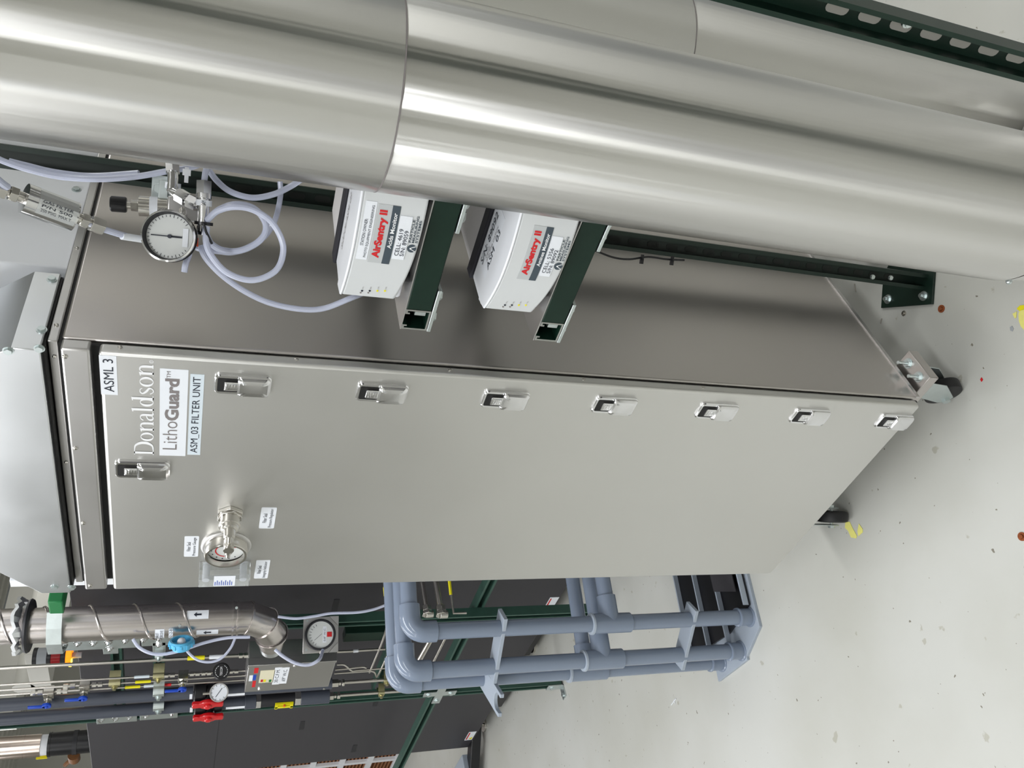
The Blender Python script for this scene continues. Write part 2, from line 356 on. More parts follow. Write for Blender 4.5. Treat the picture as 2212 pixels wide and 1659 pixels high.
# serif word on the door
def serif_word(p0,H,L):
    mb=MB()
    def st(P,W):
        P=catmull(P,5) if len(P)>2 else [Vector(p) for p in P]; n=len(P); Wd=[W[0]+(W[1]-W[0])*i/(n-1) if len(W)==2 else W[min(int(i/(n-1)*(len(W)-1)),len(W)-2)]+(W[min(int(i/(n-1)*(len(W)-1)),len(W)-2)+1]-W[min(int(i/(n-1)*(len(W)-1)),len(W)-2)])*((i/(n-1)*(len(W)-1))-min(int(i/(n-1)*(len(W)-1)),len(W)-2)) for i in range(n)]
        for i in range(n-1):
            a,b=P[i],P[i+1]; t=(b-a)
            if t.length<1e-6: continue
            t.normalize(); nn=Vector((-t.y,t.x,0)); a2=a-t*.004; b2=b+t*.004
            q=[a2+nn*Wd[i]/2,a2-nn*Wd[i]/2,b2-nn*Wd[i+1]/2,b2+nn*Wd[i+1]/2]
            mb.poly([(p0[0]+v.x*L,YF-.0006-.00001*(len(mb.b.faces)%3),p0[2]+v.y*H) for v in q])
    tk,tn=.125,.045
    cx=0.
    def ring(x,w,h,k=tk):
        N=28
        for i in range(N):
            a0,a1=2*PI*i/N,2*PI*(i+1)/N
            def pt(a,s): 
                rx=w/2-(k if s else 0); ry=h/2-(tn*.7 if s else 0); return (x+w/2+rx*math.cos(a),h/2+ry*math.sin(a))
            q=[pt(a0,0),pt(a1,0),pt(a1,1),pt(a0,1)]
            mb.poly([(p0[0]+u*L,YF-.0006,p0[2]+v*H) for u,v in q])
    def bar(x0,x1,y0,y1): mb.poly([(p0[0]+u*L,YF-.0007,p0[2]+v*H) for u,v in ((x0,y0),(x1,y0),(x1,y1),(x0,y1))])
    def stem(x,h,foot=1,flag=1):
        bar(x,x+tk,0,h)
        if foot: bar(x-.05,x+tk+.05,0,tn)
        if flag: st([Vector((x-.06,h-.05,0)),Vector((x+tk,h-.01,0))],(tn,tn*1.6))
    xh=.66
    # D
    bar(0.06,.06+tk,0,1); bar(0,.3,0,tn); bar(0,.3,1-tn,1)
    st([Vector((.28,1-tn/2,0)),Vector((.55,.93,0)),Vector((.70,.72,0)),Vector((.74,.5,0)),Vector((.70,.28,0)),Vector((.55,.07,0)),Vector((.28,tn/2,0))],(tn,.09,.15,.16,.15,.09,tn)); x=.84
    ring(x,.54,xh); x+=.60
    def en(x):
        stem(x,xh); st([Vector((x+tk,xh-.17,0)),Vector((x+.22,xh-.03,0)),Vector((x+.36,xh-.05,0)),Vector((x+.42,xh-.2,0)),Vector((x+.42,.02,0))],(tn,.05,.08,tk,tk)); bar(x+.32,x+.52,0,tn); return x+.58
    x+=.05; x=en(x)
    # a
    st([Vector((x+.02,xh-.15,0)),Vector((x+.10,xh-.04,0)),Vector((x+.24,xh-.02,0)),Vector((x+.33,xh-.15,0)),Vector((x+.33,.12,0)),Vector((x+.38,.02,0)),Vector((x+.48,.05,0))],(.06,.05,.05,tk,tk,.06,tn))
    st([Vector((x+.33,xh-.28,0)),Vector((x+.10,xh-.38,0)),Vector((x+.05,.12,0)),Vector((x+.16,.02,0)),Vector((x+.33,.12,0))],(tn,.06,tk,.05,tn)); x+=.54
    x+=.03; stem(x,1.06); x+=.24
    ring(x,.48,xh); bar(x+.38,x+.38+tk,0,1.06); bar(x+.38,x+.58,0,tn); st([Vector((x+.32,1.01,0)),Vector((x+.48,1.05,0))],(tn,.05)); x+=.66
    st([Vector((x+.34,xh-.12,0)),Vector((x+.28,xh-.03,0)),Vector((x+.14,xh-.02,0)),Vector((x+.06,xh-.14,0)),Vector((x+.18,xh-.32,0)),Vector((x+.35,.2,0)),Vector((x+.30,.05,0)),Vector((x+.16,.01,0)),Vector((x+.04,.16,0))],(.04,.04,.05,.08,.11,.09,.05,.04,.05)); x+=.43
    ring(x,.54,xh); x+=.65; x=en(x)
    ring(x+.02,.16,.19,.02); bar(x+.08,x+.11,.06,.13)
    return mb,x+.18
_,wtot=serif_word((0,0,0),1,1); _.b.free()
a=at(332,982,y=YF); b=at(332,778,y=YF); c_=at(290,980,y=YF)
mb,_=serif_word((a.x,0,a.z),(c_.z-a.z),(b.x-a.x)/wtot)
obj('brand_lettering',mb,inkw,cab)['label']='white serif lettering reading Donaldson'
for pxs,l1,l2 in [((562,1096,595,1141),'Filter Seal','Pressure Regulator'),((398,1158,429,1202),'Filter Seal','Pressure Gauge'),((551,1210,581,1249),'Filter Seal','Integrity Indicator')]:
    S=sticker('instruction_label',pxs,cab,paper,rr=.003,lab='small white label reading '+l1+' '+l2); line(l1,S,.28,.72,.56,.82,inkd); line(l2,S,.06,.94,.14,.42,inkd)
# pressure gauge on door
g=at(489,1178,y=YF); gx,gz=g.x,g.z
mb=MB(); mb.lathe((gx,YF,gz),-Yv,[(0,.049),(.003,.050),(.005,.047),(.005,.040)],40); ga=obj('pressure_gauge',mb,steel,cab)
mb=MB(); mb.lathe((gx,YF-.005,gz),-Yv,[(0,.043),(.020,.043),(.023,.041),(.023,.037),(.012,.035)],40,cap=False); obj('bezel',mb,nickel,ga)
mb=MB(); mb.cyl((gx,YF-.012,gz),(gx,YF-.013,gz),.036,seg=32); obj('dial',mb,dialm,ga)
mb=MB()
for k in range(18):
    a0=math.radians(-60+k*13); a1=math.radians(-60+(k+1)*13); R0,R1=.022,.0195
    mb.poly([(gx+R*math.cos(a),YF-.0135,gz+R*math.sin(a)) for a,R in ((a0,R0),(a1,R0),(a1,R1),(a0,R1))])
obj('dial_arc',mb,inkr,ga)
mb=MB()
for k in range(11):
    a=math.radians(-40+k*26); mb.cyl((gx+.029*math.cos(a),YF-.0134,gz+.029*math.sin(a)),(gx+.029*math.cos(a),YF-.0138,gz+.029*math.sin(a)),.0016,seg=6)
mb.obox((gx+.006,YF-.015,gz-.006),(1,0,-1),(0,1,0),(1,0,1),.014,.0005,.0009)
obj('pointer',mb,inkd,ga)
# regulator with T handle
p=at(497,1110,y=YF); rx,rz=p.x,p.z
mb=MB(); mb.hexn((rx,YF,rz),-Yv,.008,.027); mb.hexn((rx,YF-.008,rz),-Yv,.005,.024,.3); rg=obj('pressure_regulator',mb,zincy if 0 else nickel,cab,.001)
mb=MB(); mb.lathe((rx,YF-.013,rz),-Yv,[(0,.019),(.012,.019),(.013,.021),(.018,.021),(.019,.018),(.026,.017),(.028,.012),(.045,.011),(.046,.008),(.07,.008)],24); obj('bonnet',mb,nickel,rg)
mb=MB(); mb.cyl((rx-.004,YF-.062,rz),(rx-.004,YF-.085,rz),.010,seg=18); obj('handle_hub',mb,nickel,rg)
mb=MB(); mb.cyl((rx+.032,YF-.075,rz),(rx-.038,YF-.075,rz),.0045,seg=14); mb.cyl((rx+.004,YF-.075,rz),(rx-.022,YF-.075,rz),.0085,seg=16); obj('tee_handle',mb,nickel,rg)
# flow indicator (acrylic block)
S=sticker('flow_indicator',(431,1212,540,1238),cab,steel); o_,x0,x1,z0,z1,y_=S
mb=MB(); mb.box(x0,x1,YF-.034,YF-.001,z0,z1); obj('acrylic_body',mb,acry,o_,.001)
mb=MB(); mb.box(x0+.004,x1-.004,YF-.0345,YF-.034,z0+.03,z1-.03); obj('scale_plate',mb,paper,o_)
mb=MB()
for k in range(9): mb.box(x0+.008,x0+.008+(.018 if k%2 else .013),YF-.0352,YF-.0345,z0+.036+k*.0042,z0+.0372+k*.0042)
obj('scale_marks',mb,blu,o_)
for zz in (z0+.014,z1-.014):
    mb=MB(); mb.cyl(((x0+x1)/2,YF-.001,zz),((x0+x1)/2,YF-.030,zz),.0075,seg=16); obj('port_fitting',mb,white,o_)
# castor brackets + casters
def caster(cx,cy,ang,vis=True):
    mb=MB(); s=-1 if cx<-.3 else 1
    mb.box(cx-.045,cx+.052,cy-.048,cy+.045,.196,.2); mb.box(cx-.045,cx+.052,cy-.048,cy-.045,.172,.198); 
    if s>0: mb.box(cx+.049,cx+.052,cy-.048,cy+.045,.172,.198)
    o=obj('caster_bracket',mb,side_steel,cab,.002)
    q=Quaternion((0,0,1),ang); fd=q@Vector((1,0,0)); sd=q@Vector((0,1,0)); R=.045; ax=Vector((cx,cy,R))+fd*.040
    mb=MB(); mb.lathe((cx,cy,.196),-Z,[(0,.042),(.008,.042),(.010,.03),(.022,.03)],24); 
    for s_ in (-1,1):
        P=[Vector((cx,cy,.178))-fd*.028,Vector((cx,cy,.178))+fd*.030,ax+fd*.018+Z*.010,ax+fd*.014-Z*.014,ax-fd*.012-Z*.014,Vector((cx,cy,.10))-fd*.020]
        mb.prism([v+sd*s_*.023 for v in P],sd*s_*.003)
    mb.box(cx-.028,cx+.028,cy-.024,cy+.024,.174,.180)
    obj('caster_fork',mb,zinc,o,.001)
    mb=MB(); mb.lathe(ax-sd*.016,sd,[(0,R-.008),(.003,R-.001),(.006,R),(.026,R),(.029,R-.001),(.032,R-.008)],32); obj('caster_wheel',mb,rubber,o)
    mb=MB(); mb.cyl(ax-sd*.030,ax+sd*.030,.005,seg=10); mb.hexn(ax+sd*.026,sd,.007,.010); mb.hexn(ax-sd*.026,-sd,.007,.010); obj('caster_axle',mb,zinc,o)
    for bx,by in ((.030,.022),(.030,-.024)):
        mb=MB(); P=Vector((cx+bx if s>0 else cx-bx*.6,cy+by,.2)); mb.cyl(P,P+Z*.032,.0042,seg=12); mb.hexn(P,Z,.008,.0095); mb.cyl(P,P+Z*.0015,.013,seg=18); obj('bolt',mb,zinc,o)
caster(-.006,.082,math.radians(165)); caster(XL+.10,.11,math.radians(-40)); caster(-.03,.86,math.radians(20)); caster(XL+.055,.86,math.radians(20))
# pale plate on the rear left of the top
mb=MB(); mb.box(XL-.030,XL-.006,.01,.03,1.93,2.13); tag(obj('mounting_plate',mb,plen,None,.001),'pale grey plate at the upper left edge of the filter cabinet and hood','plate')
# hood on top of the cabinet
hd_=thing('duct_hood','bright sheet metal duct hood tapering upward on top of the filter cabinet','duct hood',(-.35,.08,2.006))
hb,hm,ht=2.011,2.052,2.36; yb=.165
def fr(mb,z0,r0,z1,r1,t=0):
    a=[(r0[0],r0[2],z0),(r0[1],r0[2],z0),(r0[1],r0[3],z0),(r0[0],r0[3],z0)]; b=[(r1[0],r1[2],z1),(r1[1],r1[2],z1),(r1[1],r1[3],z1),(r1[0],r1[3],z1)]
    mb.hexa(a+b); return mb
cl=at(88,1274,y=YF-.004).z; cr=at(22,745,y=YF-.004).z
tl=(XL+.33,2.34); tr=(-.20,2.34)
fp=[(XL,hb),(.003,hb),(.003,cr),(tr[0],tr[1]),(tl[0],tl[1]),(XL,cl)]
mb=MB(); A_=[mb.b.verts.new((x_,YF-.004,z_)) for x_,z_ in fp]; B_=[mb.b.verts.new((x_,yb-(.04 if k_ in (3,4) else 0),z_)) for k_,(x_,z_) in enumerate(fp)]
mb.b.faces.new(A_); mb.b.faces.new(B_[::-1])
for k_ in range(6): mb.b.faces.new((A_[k_],B_[k_],B_[(k_+1)%6],A_[(k_+1)%6]))
obj('hood_shell',mb,galv,hd_,.002)
mb=MB(); mb.box(XL+.006,-.002,YF+.004,yb-.004,2.0072,2.0112); obj('hood_gasket',mb,black,hd_)
for px,py,pl in [(112,604,0),(90,713,0),(85,752,1),(18,757,1),(118,1268,1),(155,1268,1)]:
    mb=MB()
    if pl: p=at(px,py,y=YF-.004); mb.hexn(p,-Yv,.005,.006); mb.cyl(p,p-Yv*.0012,.008,seg=16)
    else: p=at(px,py,x=.003); mb.hexn(p,X,.005,.006); mb.cyl(p,p+X*.0012,.008,seg=16)
    obj('bolt',mb,zinc,hd_)
# plenum behind the hood
pl=thing('supply_plenum','pale galvanised plenum box rising from the rear of the filter cabinet top','duct',(-.35,.55,2.006))
mb=MB(); mb.box(XL+.05,-.012,.20,.90,2.007,2.85); obj('plenum_box',mb,plen,pl,.003)
p=at(165,410,x=-.012)
for dz in (0,.25,.5):
    mb=MB(); P=Vector((-.012,p.y,p.z+dz)); mb.hexn(P,X,.005,.006); mb.cyl(P,P+X*.0012,.0085,seg=16); obj('bolt',mb,zinc,pl)
# ================================================================== BIG DUCTS
def azp(az,D,z=0): a=math.radians(az); return Vector((CP.x+D*math.sin(a),CP.y+D*math.cos(a),z))
def duct(c,R,z0,z1,label,joints,elbow=None,phi=0.):
    t=thing('air_duct',label,'duct',(c.x,c.y,0),'big round steel ducts')
    zs=[z0]+joints+[z1]
    for k,(a,b) in enumerate(zip(zs,zs[1:])):
        mb=MB(); rr=R+(.0008 if k%2 else 0); mb.lathe((c.x,c.y,a),Z,[(0,rr-.001),(.0015,rr),(b-a-.0015,rr),(b-a,rr-.001)],96,cap=False); obj('duct_section',mb,ductm,t)
    for j in joints:
        mb=MB(); mb.lathe((c.x,c.y,j-.0008),Z,[(0,R-.0004),(0,R+.0009),(.0016,R+.0009),(.0016,R-.0004)],96,cap=False); obj('joint_seam',mb,inkg,t)
    if elbow:
        dv=Vector((math.cos(elbow),math.sin(elbow),0)); P=[];n=16;rb=R*1.25
        for k in range(n+1):
            a=PI/2*k/n; P.append(Vector((c.x,c.y,z0))+dv*rb*(1-math.cos(a))-Z*rb*math.sin(a))
        P.append(P[-1]+dv*.35)
        mb=MB(); mb.tube(P,R-.001,64,cap=False); obj('elbow',mb,ductm,t)
        cd=(Vector((CP.x,CP.y,0))-Vector((c.x,c.y,0))).normalized(); q=Quaternion((0,0,1),-1.25)@cd
        mb=MB(); P=Vector((c.x,c.y,z0-.012))+q*(R-.003); mb.hexn(P,q,.005,.0055); mb.sphere(P+q*.004,.005); obj('screw',mb,zinc,t)
    return t
D1=azp(-24.72,1.10); R1=1.10*math.sin(math.radians(6.55))
duct(D1,R1,.475,3.46,'huge shiny round duct nearest the camera, in front of the two monitors',[1.577,2.6],elbow=math.radians(25))
D2=azp(-19.4,1.36)
duct(D2,1.36*math.sin(math.radians(5.3)),.02,3.46,'second round duct, partly hidden behind the nearest one',[1.08])
# ================================================================== GREEN STRUT POSTS
slotm=mat('slot_light_back',(.42,.41,.37),.6)
def post(c,odir,z0,z1,label,plate=None,slots=None,w=.0413,lip=.0095,pitch=.0508,pm=green,double=False):
    t=thing('strut_post',label,'strut',(c.x,c.y,0))
    mb=MB(); mb.channel(c+Z*z0,c+Z*z1,odir,w,lip=lip,curl=min(.007,lip*.8)); o=obj('channel',mb,pm,t)
    od=Vector(odir).normalized(); e=od.cross(Z).normalized()
    if double:
        mb=MB(); mb.channel(c+Z*z0+double,c+Z*z1+double,-od,w); obj('channel',mb,pm,t)
    if slots:
        # elongated slot openings seen on the web, the light side behind shows through
        s0,n,sm=slots
        for k in range(n):
            z=s0+k*pitch; P=[]; mb=MB()
            for s_,zz in ((1,.0095),(-1,-.0095)):
                for j in range(7):
                    a=PI*j/6; P.append(c+od*(-w/2+.0034)+e*(.0065*math.cos(a))*s_+Z*(z+zz+s_*.0065*math.sin(a)))
            mb.prism(P,od*.0005); obj('slot',mb,sm,t)
    if plate: 
        obj('base_plate',plate,pm,t,.001)
    return t
# post 1 with base plate

pc=[at(2014,657,z=.006),at(1904,665.5,z=.006),at(1905,619,z=.006)]
u_=(pc[1]-pc[0]); un_=u_.normalized(); vn=Vector((-un_.y,un_.x,0)); 
if vn.dot(at(1905,619,z=0)-pc[1])<0: vn=-vn
c0=pc[0].copy(); c0.z=0; L_=u_.length; P=[c0,c0+un_*L_,c0+un_*L_+vn*.085,c0+un_*(L_-.02)+vn*.13,c0+vn*.15]
plmb=MB(); plmb.prism(P,Z*.008)
pp=azp(-32.35,1.70)
od=-un_.cross(Z); 
cd=Vector((CP.x-pp.x,CP.y-pp.y,0)).normalized(); odp=(Vector((.5,-.866,0)))
pp=azp(-32.25,1.70)
p1=post(pp,odp,.008,3.44,'dark green slotted strut post on a bolted base plate beside the cabinet',plate=plmb,slots=(.10,34,intm),pm=dgreen)
for px,py in [(1916,646),(1993,639)]:
    q=at(px,py,z=.012); mb=MB(); mb.cyl(q-Z*.004,q-Z*.002,.013,seg=24); mb.hexn(q-Z*.002,Z,.007,.0095); mb.cyl(q,q+Z*.011,.0045,seg=10); obj('anchor_bolt',mb,zinc,p1)
for px,py in [(1883,598),(1922,600)]:
    q=at(px,py,D=1.66); mb=MB(); mb.hexn(q,odp,.006,.006); obj('bolt',mb,zinc,p1)
pp2=azp(-30.1,1.87)
p2=post(pp2,(.2,1,0),.0,3.44,'green strut post squeezed between the slotted post and the big duct',pm=dgreen)
# horizontal rail behind ducts
# right strip post
p3c=azp(-13.15,.88)
e_=Vector((math.cos(math.radians(-13.1)),-math.sin(math.radians(-13.1)),0))
cdr=Vector((CP.x-p3c.x,CP.y-p3c.y,0)).normalized(); q3=Quaternion((0,0,1),math.radians(-17))@cdr
p3=post(p3c,q3,0,3.46,'green slotted strut post at the far right beside the second duct',slots=(.388,16,slotm),w=.034,lip=.0058,pitch=.0479)
q=at(1957,47,D=.872); mb=MB(); mb.cyl(q,q+q3*.004,.006,seg=14); mb.hexn(q+q3*.004,q3,.004,.0042); obj('screw',mb,zinc,p3)
# ================================================================== SHELF FRAMES + MONITORS
def shelf(zs,label):
    t=thing('monitor_shelf',label,'shelf',(.26,.15,zs),'strut shelves holding the gas monitors')
    h=.0207; zc=zs-h; xl,xr=.129,.385; yf=-.050
    # left rail (its open end faces the viewer), right rail, front rail
    mb=MB(); mb.channel((xl+h,yf,zc),(xl+h,.30,zc),Z); o=obj('side_rail',mb,green,t)
    mb=MB(); mb.channel((xl+h,yf-.0004,zc),(xl+h,yf+.001,zc),Z,w=.0415); obj('cut_end',mb,cutm,o)
    mb=MB(); mb.box(xl+.026,xl+.033,yf+.006,yf+.03,zc-.014,zc+.004); mb.box(xl+.024,xl+.036,yf+.010,yf+.026,zc-.006,zc-.0045); obj('channel_nut',mb,zinc,o)
    mb=MB(); mb.channel((xr-h-.006,yf+.045,zc),(xr-h-.006,.19,zc),Z); obj('side_rail',mb,green,t)
    mb=MB(); mb.box(xl+2*h,xr-.008,yf,yf+.003,zc-h,zc+h); mb.box(xl+2*h,xr-.008,yf,yf+.041,zc-h,zc-h+.003); mb.box(xl+2*h,xr-.008,yf+.038,yf+.041,zc-h,zc+h)
    obj('front_rail',mb,green,t,.002)
    mb=MB(); mb.channel((.02,.322,zc),(.30,.322,zc),(0,-1,0)); obj('rear_rail',mb,green,t)
    for a,b in ((xl-.002,xl+.085),(xr-.060,xr+.006)):
        mb=MB(); mb.box(a,b,yf-.001,yf+.045,zc-h-.0075,zc-h-.0012); f_=obj('corner_plate',mb,zinc,t,.001)
        for bx in (a+.02,b-.022): 
            mb=MB(); mb.hexn((bx,yf+.02,zc-h-.0075),-Z,.007,.010); obj('bolt',mb,zinc,f_)
    mb=MB(); mb.box(xl-.003,xr,yf+.002,.215,zs,zs+.002); obj('tray',mb,steel,t)
    return t
ZS1=1.474; ZS2=1.238
shelf(ZS1,'upper green strut shelf carrying the acids monitor'); shelf(ZS2,'lower green strut shelf carrying the amines monitor')
def monitor(zs,label,kind,cell,sn,top):
    t=thing('gas_monitor',label,'gas monitor',(.285,.08,zs+.002),'white gas monitors on the green shelves')
    xl,xr=.183,.392; z0=zs+.014; z1=z0+.0915; yf=-.060
    fy0=lambda u: yf+.016*(1-u)**2-.016*math.sin(PI*(u**.9))
    P=[]; n=16
    for k in range(n+1):
        u=k/n; x=xl+(xr-xl)*u; P.append((x,fy0(u),0))
    # bezel/front shell (slightly proud of body, drooping front lower lip)
    fp=[(x,y,z0) for x,y,_ in P]+[(xr,yf+.035,z0),(xl-.006,yf+.035,z0)]
    mb=MB(); mb.prism(fp,(0,0,z1-z0))
    for v in mb.b.verts:
        if v.co.z<z0+.001 and v.co.y<yf+.03: v.co.z+=.011*(1-min(1,(v.co.x-xl)/(xr-xl)))**2.4-.002
    fo=obj('front_cover',mb,whitef,t,.0035,seg=3)
    # top shell behind the front
    mb=MB(); mb.box(xl-.012,xr,yf+.034,.055,z0-.006,z1+.0015); obj('case',mb,white,t,.006,seg=3)
    # front top lip
    lp=[(x,y-.001,z1-.001) for x,y,_ in P]+[(xr,yf+.05,z1-.001),(xl-.008,yf+.05,z1-.001)]
    mb=MB(); mb.prism(lp,(0,0,.0045)); obj('top_lip',mb,white,t,.002)
    mb=MB(); mb.box(xl-.016,xr,.055,.083,z0-.008,z1+.006); mb.box(xl-.020,xl-.014,.050,.088,z0-.01,z1-.02); obj('strap',mb,strapm,t,.003)
    mb=MB(); mb.box(xl-.010,xr,.083,.20,z0-.006,z1+.001); obj('rear_case',mb,sleeve,t,.006)
    for fx in (xl+.03,xr-.03):
        for fy in (-.02,.15): mb=MB(); mb.cyl((fx,fy,zs+.002),(fx,fy,z0+.001),.008,seg=14); obj('foot',mb,rubber,t)
    # curved-front decals: project onto the bulging front
    def fy(x): return fy0(min(max((x-xl)/(xr-xl),0),1))
    def decal(name,x0,x1,za,zb,m,off=.0006,par=fo,rr=0):
        mb=MB(); N=8
        for k in range(N):
            a=x0+(x1-x0)*k/N; b=x0+(x1-x0)*(k+1)/N
            mb.hexa([(a,fy(a)-off,za),(b,fy(b)-off,za),(b,fy(b),za),(a,fy(a),za),(a,fy(a)-off,zb),(b,fy(b)-off,zb),(b,fy(b),zb),(a,fy(a),zb)])
        return obj(name,mb,m,par)
    def dtext(s,x0,z,w,h,m,par,bold=0.,off=.0011,shear=0.):
        o=text('lettering',s,(0,0,z),X,Z,w,h,m,None,bold,depth=0,shear=shear)
        for v in o.data.vertices: v.co=Vector((x0+v.co.x,fy(x0+v.co.x)-off,v.co.z))
        o.parent=par; o.location=-wloc(par); return o
    H=z1-z0
    bx0=.270; bx1=.368
    b_=decal('brand_badge',bx0,bx1,z0+.036,z0+.068,badge)
    decal('badge_band',bx0,bx1,z0+.036,z0+.0475,inks,.0009)
    dtext('AirSentry II',bx0+.010,z0+.0505,.080,.0145,inkr,b_,.045)
    dtext(kind,bx0+.030,z0+.039,.058,.0062,inkw,b_,.02,.0014)
    l_=decal('serial_label',bx0+.012,bx1-.013,z0+.0165,z0+.0345,paper,.0013)
    dtext('CELL: '+cell,bx0+.019,z0+.0262,.046,.0062,inkd,l_,0,.0019); dtext('S/N: '+sn,bx0+.019,z0+.0182,.044,.0062,inkd,l_,0,.0019)
    # maker's mark
    mb=MB(); lx=bx0+.034; mb.cyl((lx,fy(lx),z0+.0085),(lx,fy(lx)-.0008,z0+.0085),.0068,seg=24); mk=obj('maker_mark',mb,inks,fo)
    mb=MB(); mb.cyl((lx,fy(lx)-.0008,z0+.0105),(lx,fy(lx)-.0012,z0+.0105),.0014,seg=10)
    for s_ in (-1,1): mb.obox((lx+s_*.0028,fy(lx)-.001,z0+.0065),(s_*.5,0,-1),Yv,(1,0,s_*.5),.0035,.0002,.0005)
    obj('mark_detail',mb,inkw,mk)
    for k,s in enumerate(('PARTICLE','MEASURING','SYSTEMS')): dtext(s,bx0+.044,z0+.0118-k*.0048,.037 if k!=1 else .043,.0036,inks,fo,.02,.0007)
    # indicator lights
    for k in range(4):
        zz=z0+.063-k*.0115; lx=xl+.012+.002*k
        mb=MB(); mb.cyl((lx+.006,fy(lx+.006),zz),(lx+.006,fy(lx+.006)-.0012,zz),.0017,seg=10); obj('indicator',mb,inkd if k<2 else yel,fo)
        if k<2: mb=MB(); mb.cyl((lx,fy(lx),zz+.001),(lx,fy(lx)-.0010,zz+.001),.0015,seg=10); obj('button',mb,inkg,fo)
        dtext(['SYS','ERR','COMM','POWER'][k],lx+.011,zz-.001,.006,.002,inkg,fo,0,.0006)
    if top:
        s2=decal('owner_label',bx0+.004,bx1+.002,z0+.070,z0+.086,paper,.0008); dtext('STATION OWNER:',bx0+.03,z0+.0795,.044,.0045,inkd,s2,0,.0014); dtext('PHOTO EQUIPMENT ENGINEERING',bx0+.009,z0+.0722,.086,.0042,inkd,s2,0,.0014)
        text('handwriting','8/20 04 ASM_03',(.225,.012,z1+.0020),X,Yv,.10,.014,inkg,fo,0,depth=.0003,shear=.3)
    else:
        mb=MB(); mb.box(.215,.335,-.010,.042,z1+.0015,z1+.0021); s2=obj('serial_label',mb,paper,fo)
        text('lettering','S/N: 89092',(.222,.022,z1+.0024),X,Yv,.10,.015,inkd,s2); text('lettering','AMINES\nANALYZER STATION',(.24,.006,z1+.0024),X,Yv,.07,.012,inkg,s2); text('lettering','ASM  03',(.235,-.010,z1+.0024),X,Yv,.075,.013,inkd,s2)
    return t
monitor(ZS1,'white monitor on the upper shelf, badge reading Acids Monitor','Acids Monitor','4619','89059',True)
monitor(ZS2,'white monitor on the lower shelf, badge reading Amines Monitor','Amines Monitor','5356','89092',False)
# ================================================================== DARK EQUIPMENT CABINETS
YD=.86
def dark_cab(x0,x1,label,slots,lab,parts=()):
    t=thing('equipment_cabinet',label,'cabinet',((x0+x1)/2,1.3,0),'charcoal equipment cabinets behind the pipe rack')
    mb=MB(); mb.box(x0,x1,YD+.012,1.75,.10,2.228); obj('body',mb,char,t,.004)
    mb=MB(); mb.box(x0+.004,x1-.004,YD,YD+.012,.09,2.232); obj('front_panel',mb,char,t,.004)
    for px,py in slots:
        p=at(px,py,y=YD-.001); mb=MB(); mb.prism([(p.x-.055,YD-.0015,p.z+.010),(p.x+.05,YD-.0015,p.z+.012),(p.x+.05,YD-.0015,p.z-.012),(p.x-.055,YD-.0015,p.z-.016)],(0,.003,0)); obj('vent_slot',mb,chard,t)
    for px,py in lab:
        p=at(px,py,y=YD-.001); mb=MB(); mb.box(p.x-.065,p.x+.055,YD-.002,YD,p.z-.026,p.z+.022); o=obj('warning_label',mb,paper,t)
        mb=MB(); mb.prism([(p.x-.058,YD-.0025,p.z-.02),(p.x-.02,YD-.0025,p.z-.02),(p.x-.039,YD-.0025,p.z+.002)],(0,.0005,0)); obj('warning_mark',mb,yel,o)
        mb=MB(); mb.box(p.x-.055,p.x+.045,YD-.0025,YD-.002,p.z+.010,p.z+.018); obj('warning_band',mb,red,o)
    for xx in (x0+.12,x1-.12):
        mb=MB(); mb.cyl((xx,YD+.09,.0),(xx,YD+.09,.012),.045,seg=28); mb.cyl((xx,YD+.09,.012),(xx,YD+.09,.10),.009,seg=12); mb.hexn((xx,YD+.09,.04),Z,.012,.018); obj('levelling_foot',mb,nickel,t)
        mb=MB(); mb.cyl((xx,1.65,.0),(xx,1.65,.012),.045,seg=28); mb.cyl((xx,1.65,.012),(xx,1.65,.10),.009,seg=12); obj('levelling_foot',mb,nickel,t)
    return t
dc1=dark_cab(-3.06,-1.0,'charcoal equipment cabinet directly behind the spiral duct and grey pipes',[(724,1308)],[(1190,1303)])
dc2=dark_cab(-4.09,-3.065,'charcoal equipment cabinet at the far left end of the row',[(652,1567),(765,1617),(812,1516)],[(1016,1589)])
mb=MB(); mb.box(-4.085,-3.07,YD-.001,YD,1.62,1.622); obj('panel_crease',mb,chard,dc2)
p=at(1133,1385,y=YD); mb=MB(); mb.box(p.x-.20,p.x+.16,YD+.02,YD+.08,.045,.11); obj('plinth_panel',mb,blackpl,dc1)
mb=MB(); a=at(1105,1500,z=.07); mb.box(a.x-.30,a.x+.05,YD+.01,YD+.05,.03,.10); obj('plinth_panel',mb,blackpl,dc2)
# black sloping brace at the left end + grey channel
a=at(1032,1590,z=.05); b=at(1028,1659,z=.05)
mb=MB(); mb.obox((a+b)/2+Z*.02,(b-a),Z,(b-a).cross(Z),(b-a).length*.9,.03,.04); tag(obj('black_beam',mb,blackpl,None,.004),'black square beam lying on the floor past the far left cabinet','beam')
a=at(1000,1654,z=.12); mb=MB(); mb.box(a.x-.5,a.x+.05,a.y-.10,a.y+.05,.06,.13); mb.box(a.x-.5,a.x+.05,a.y-.13,a.y-.10,.115,.13); tag(obj('cable_trough',mb,pvcsheet,None,.004),'pale grey metal trough on the floor at the lower left corner','cable trough')
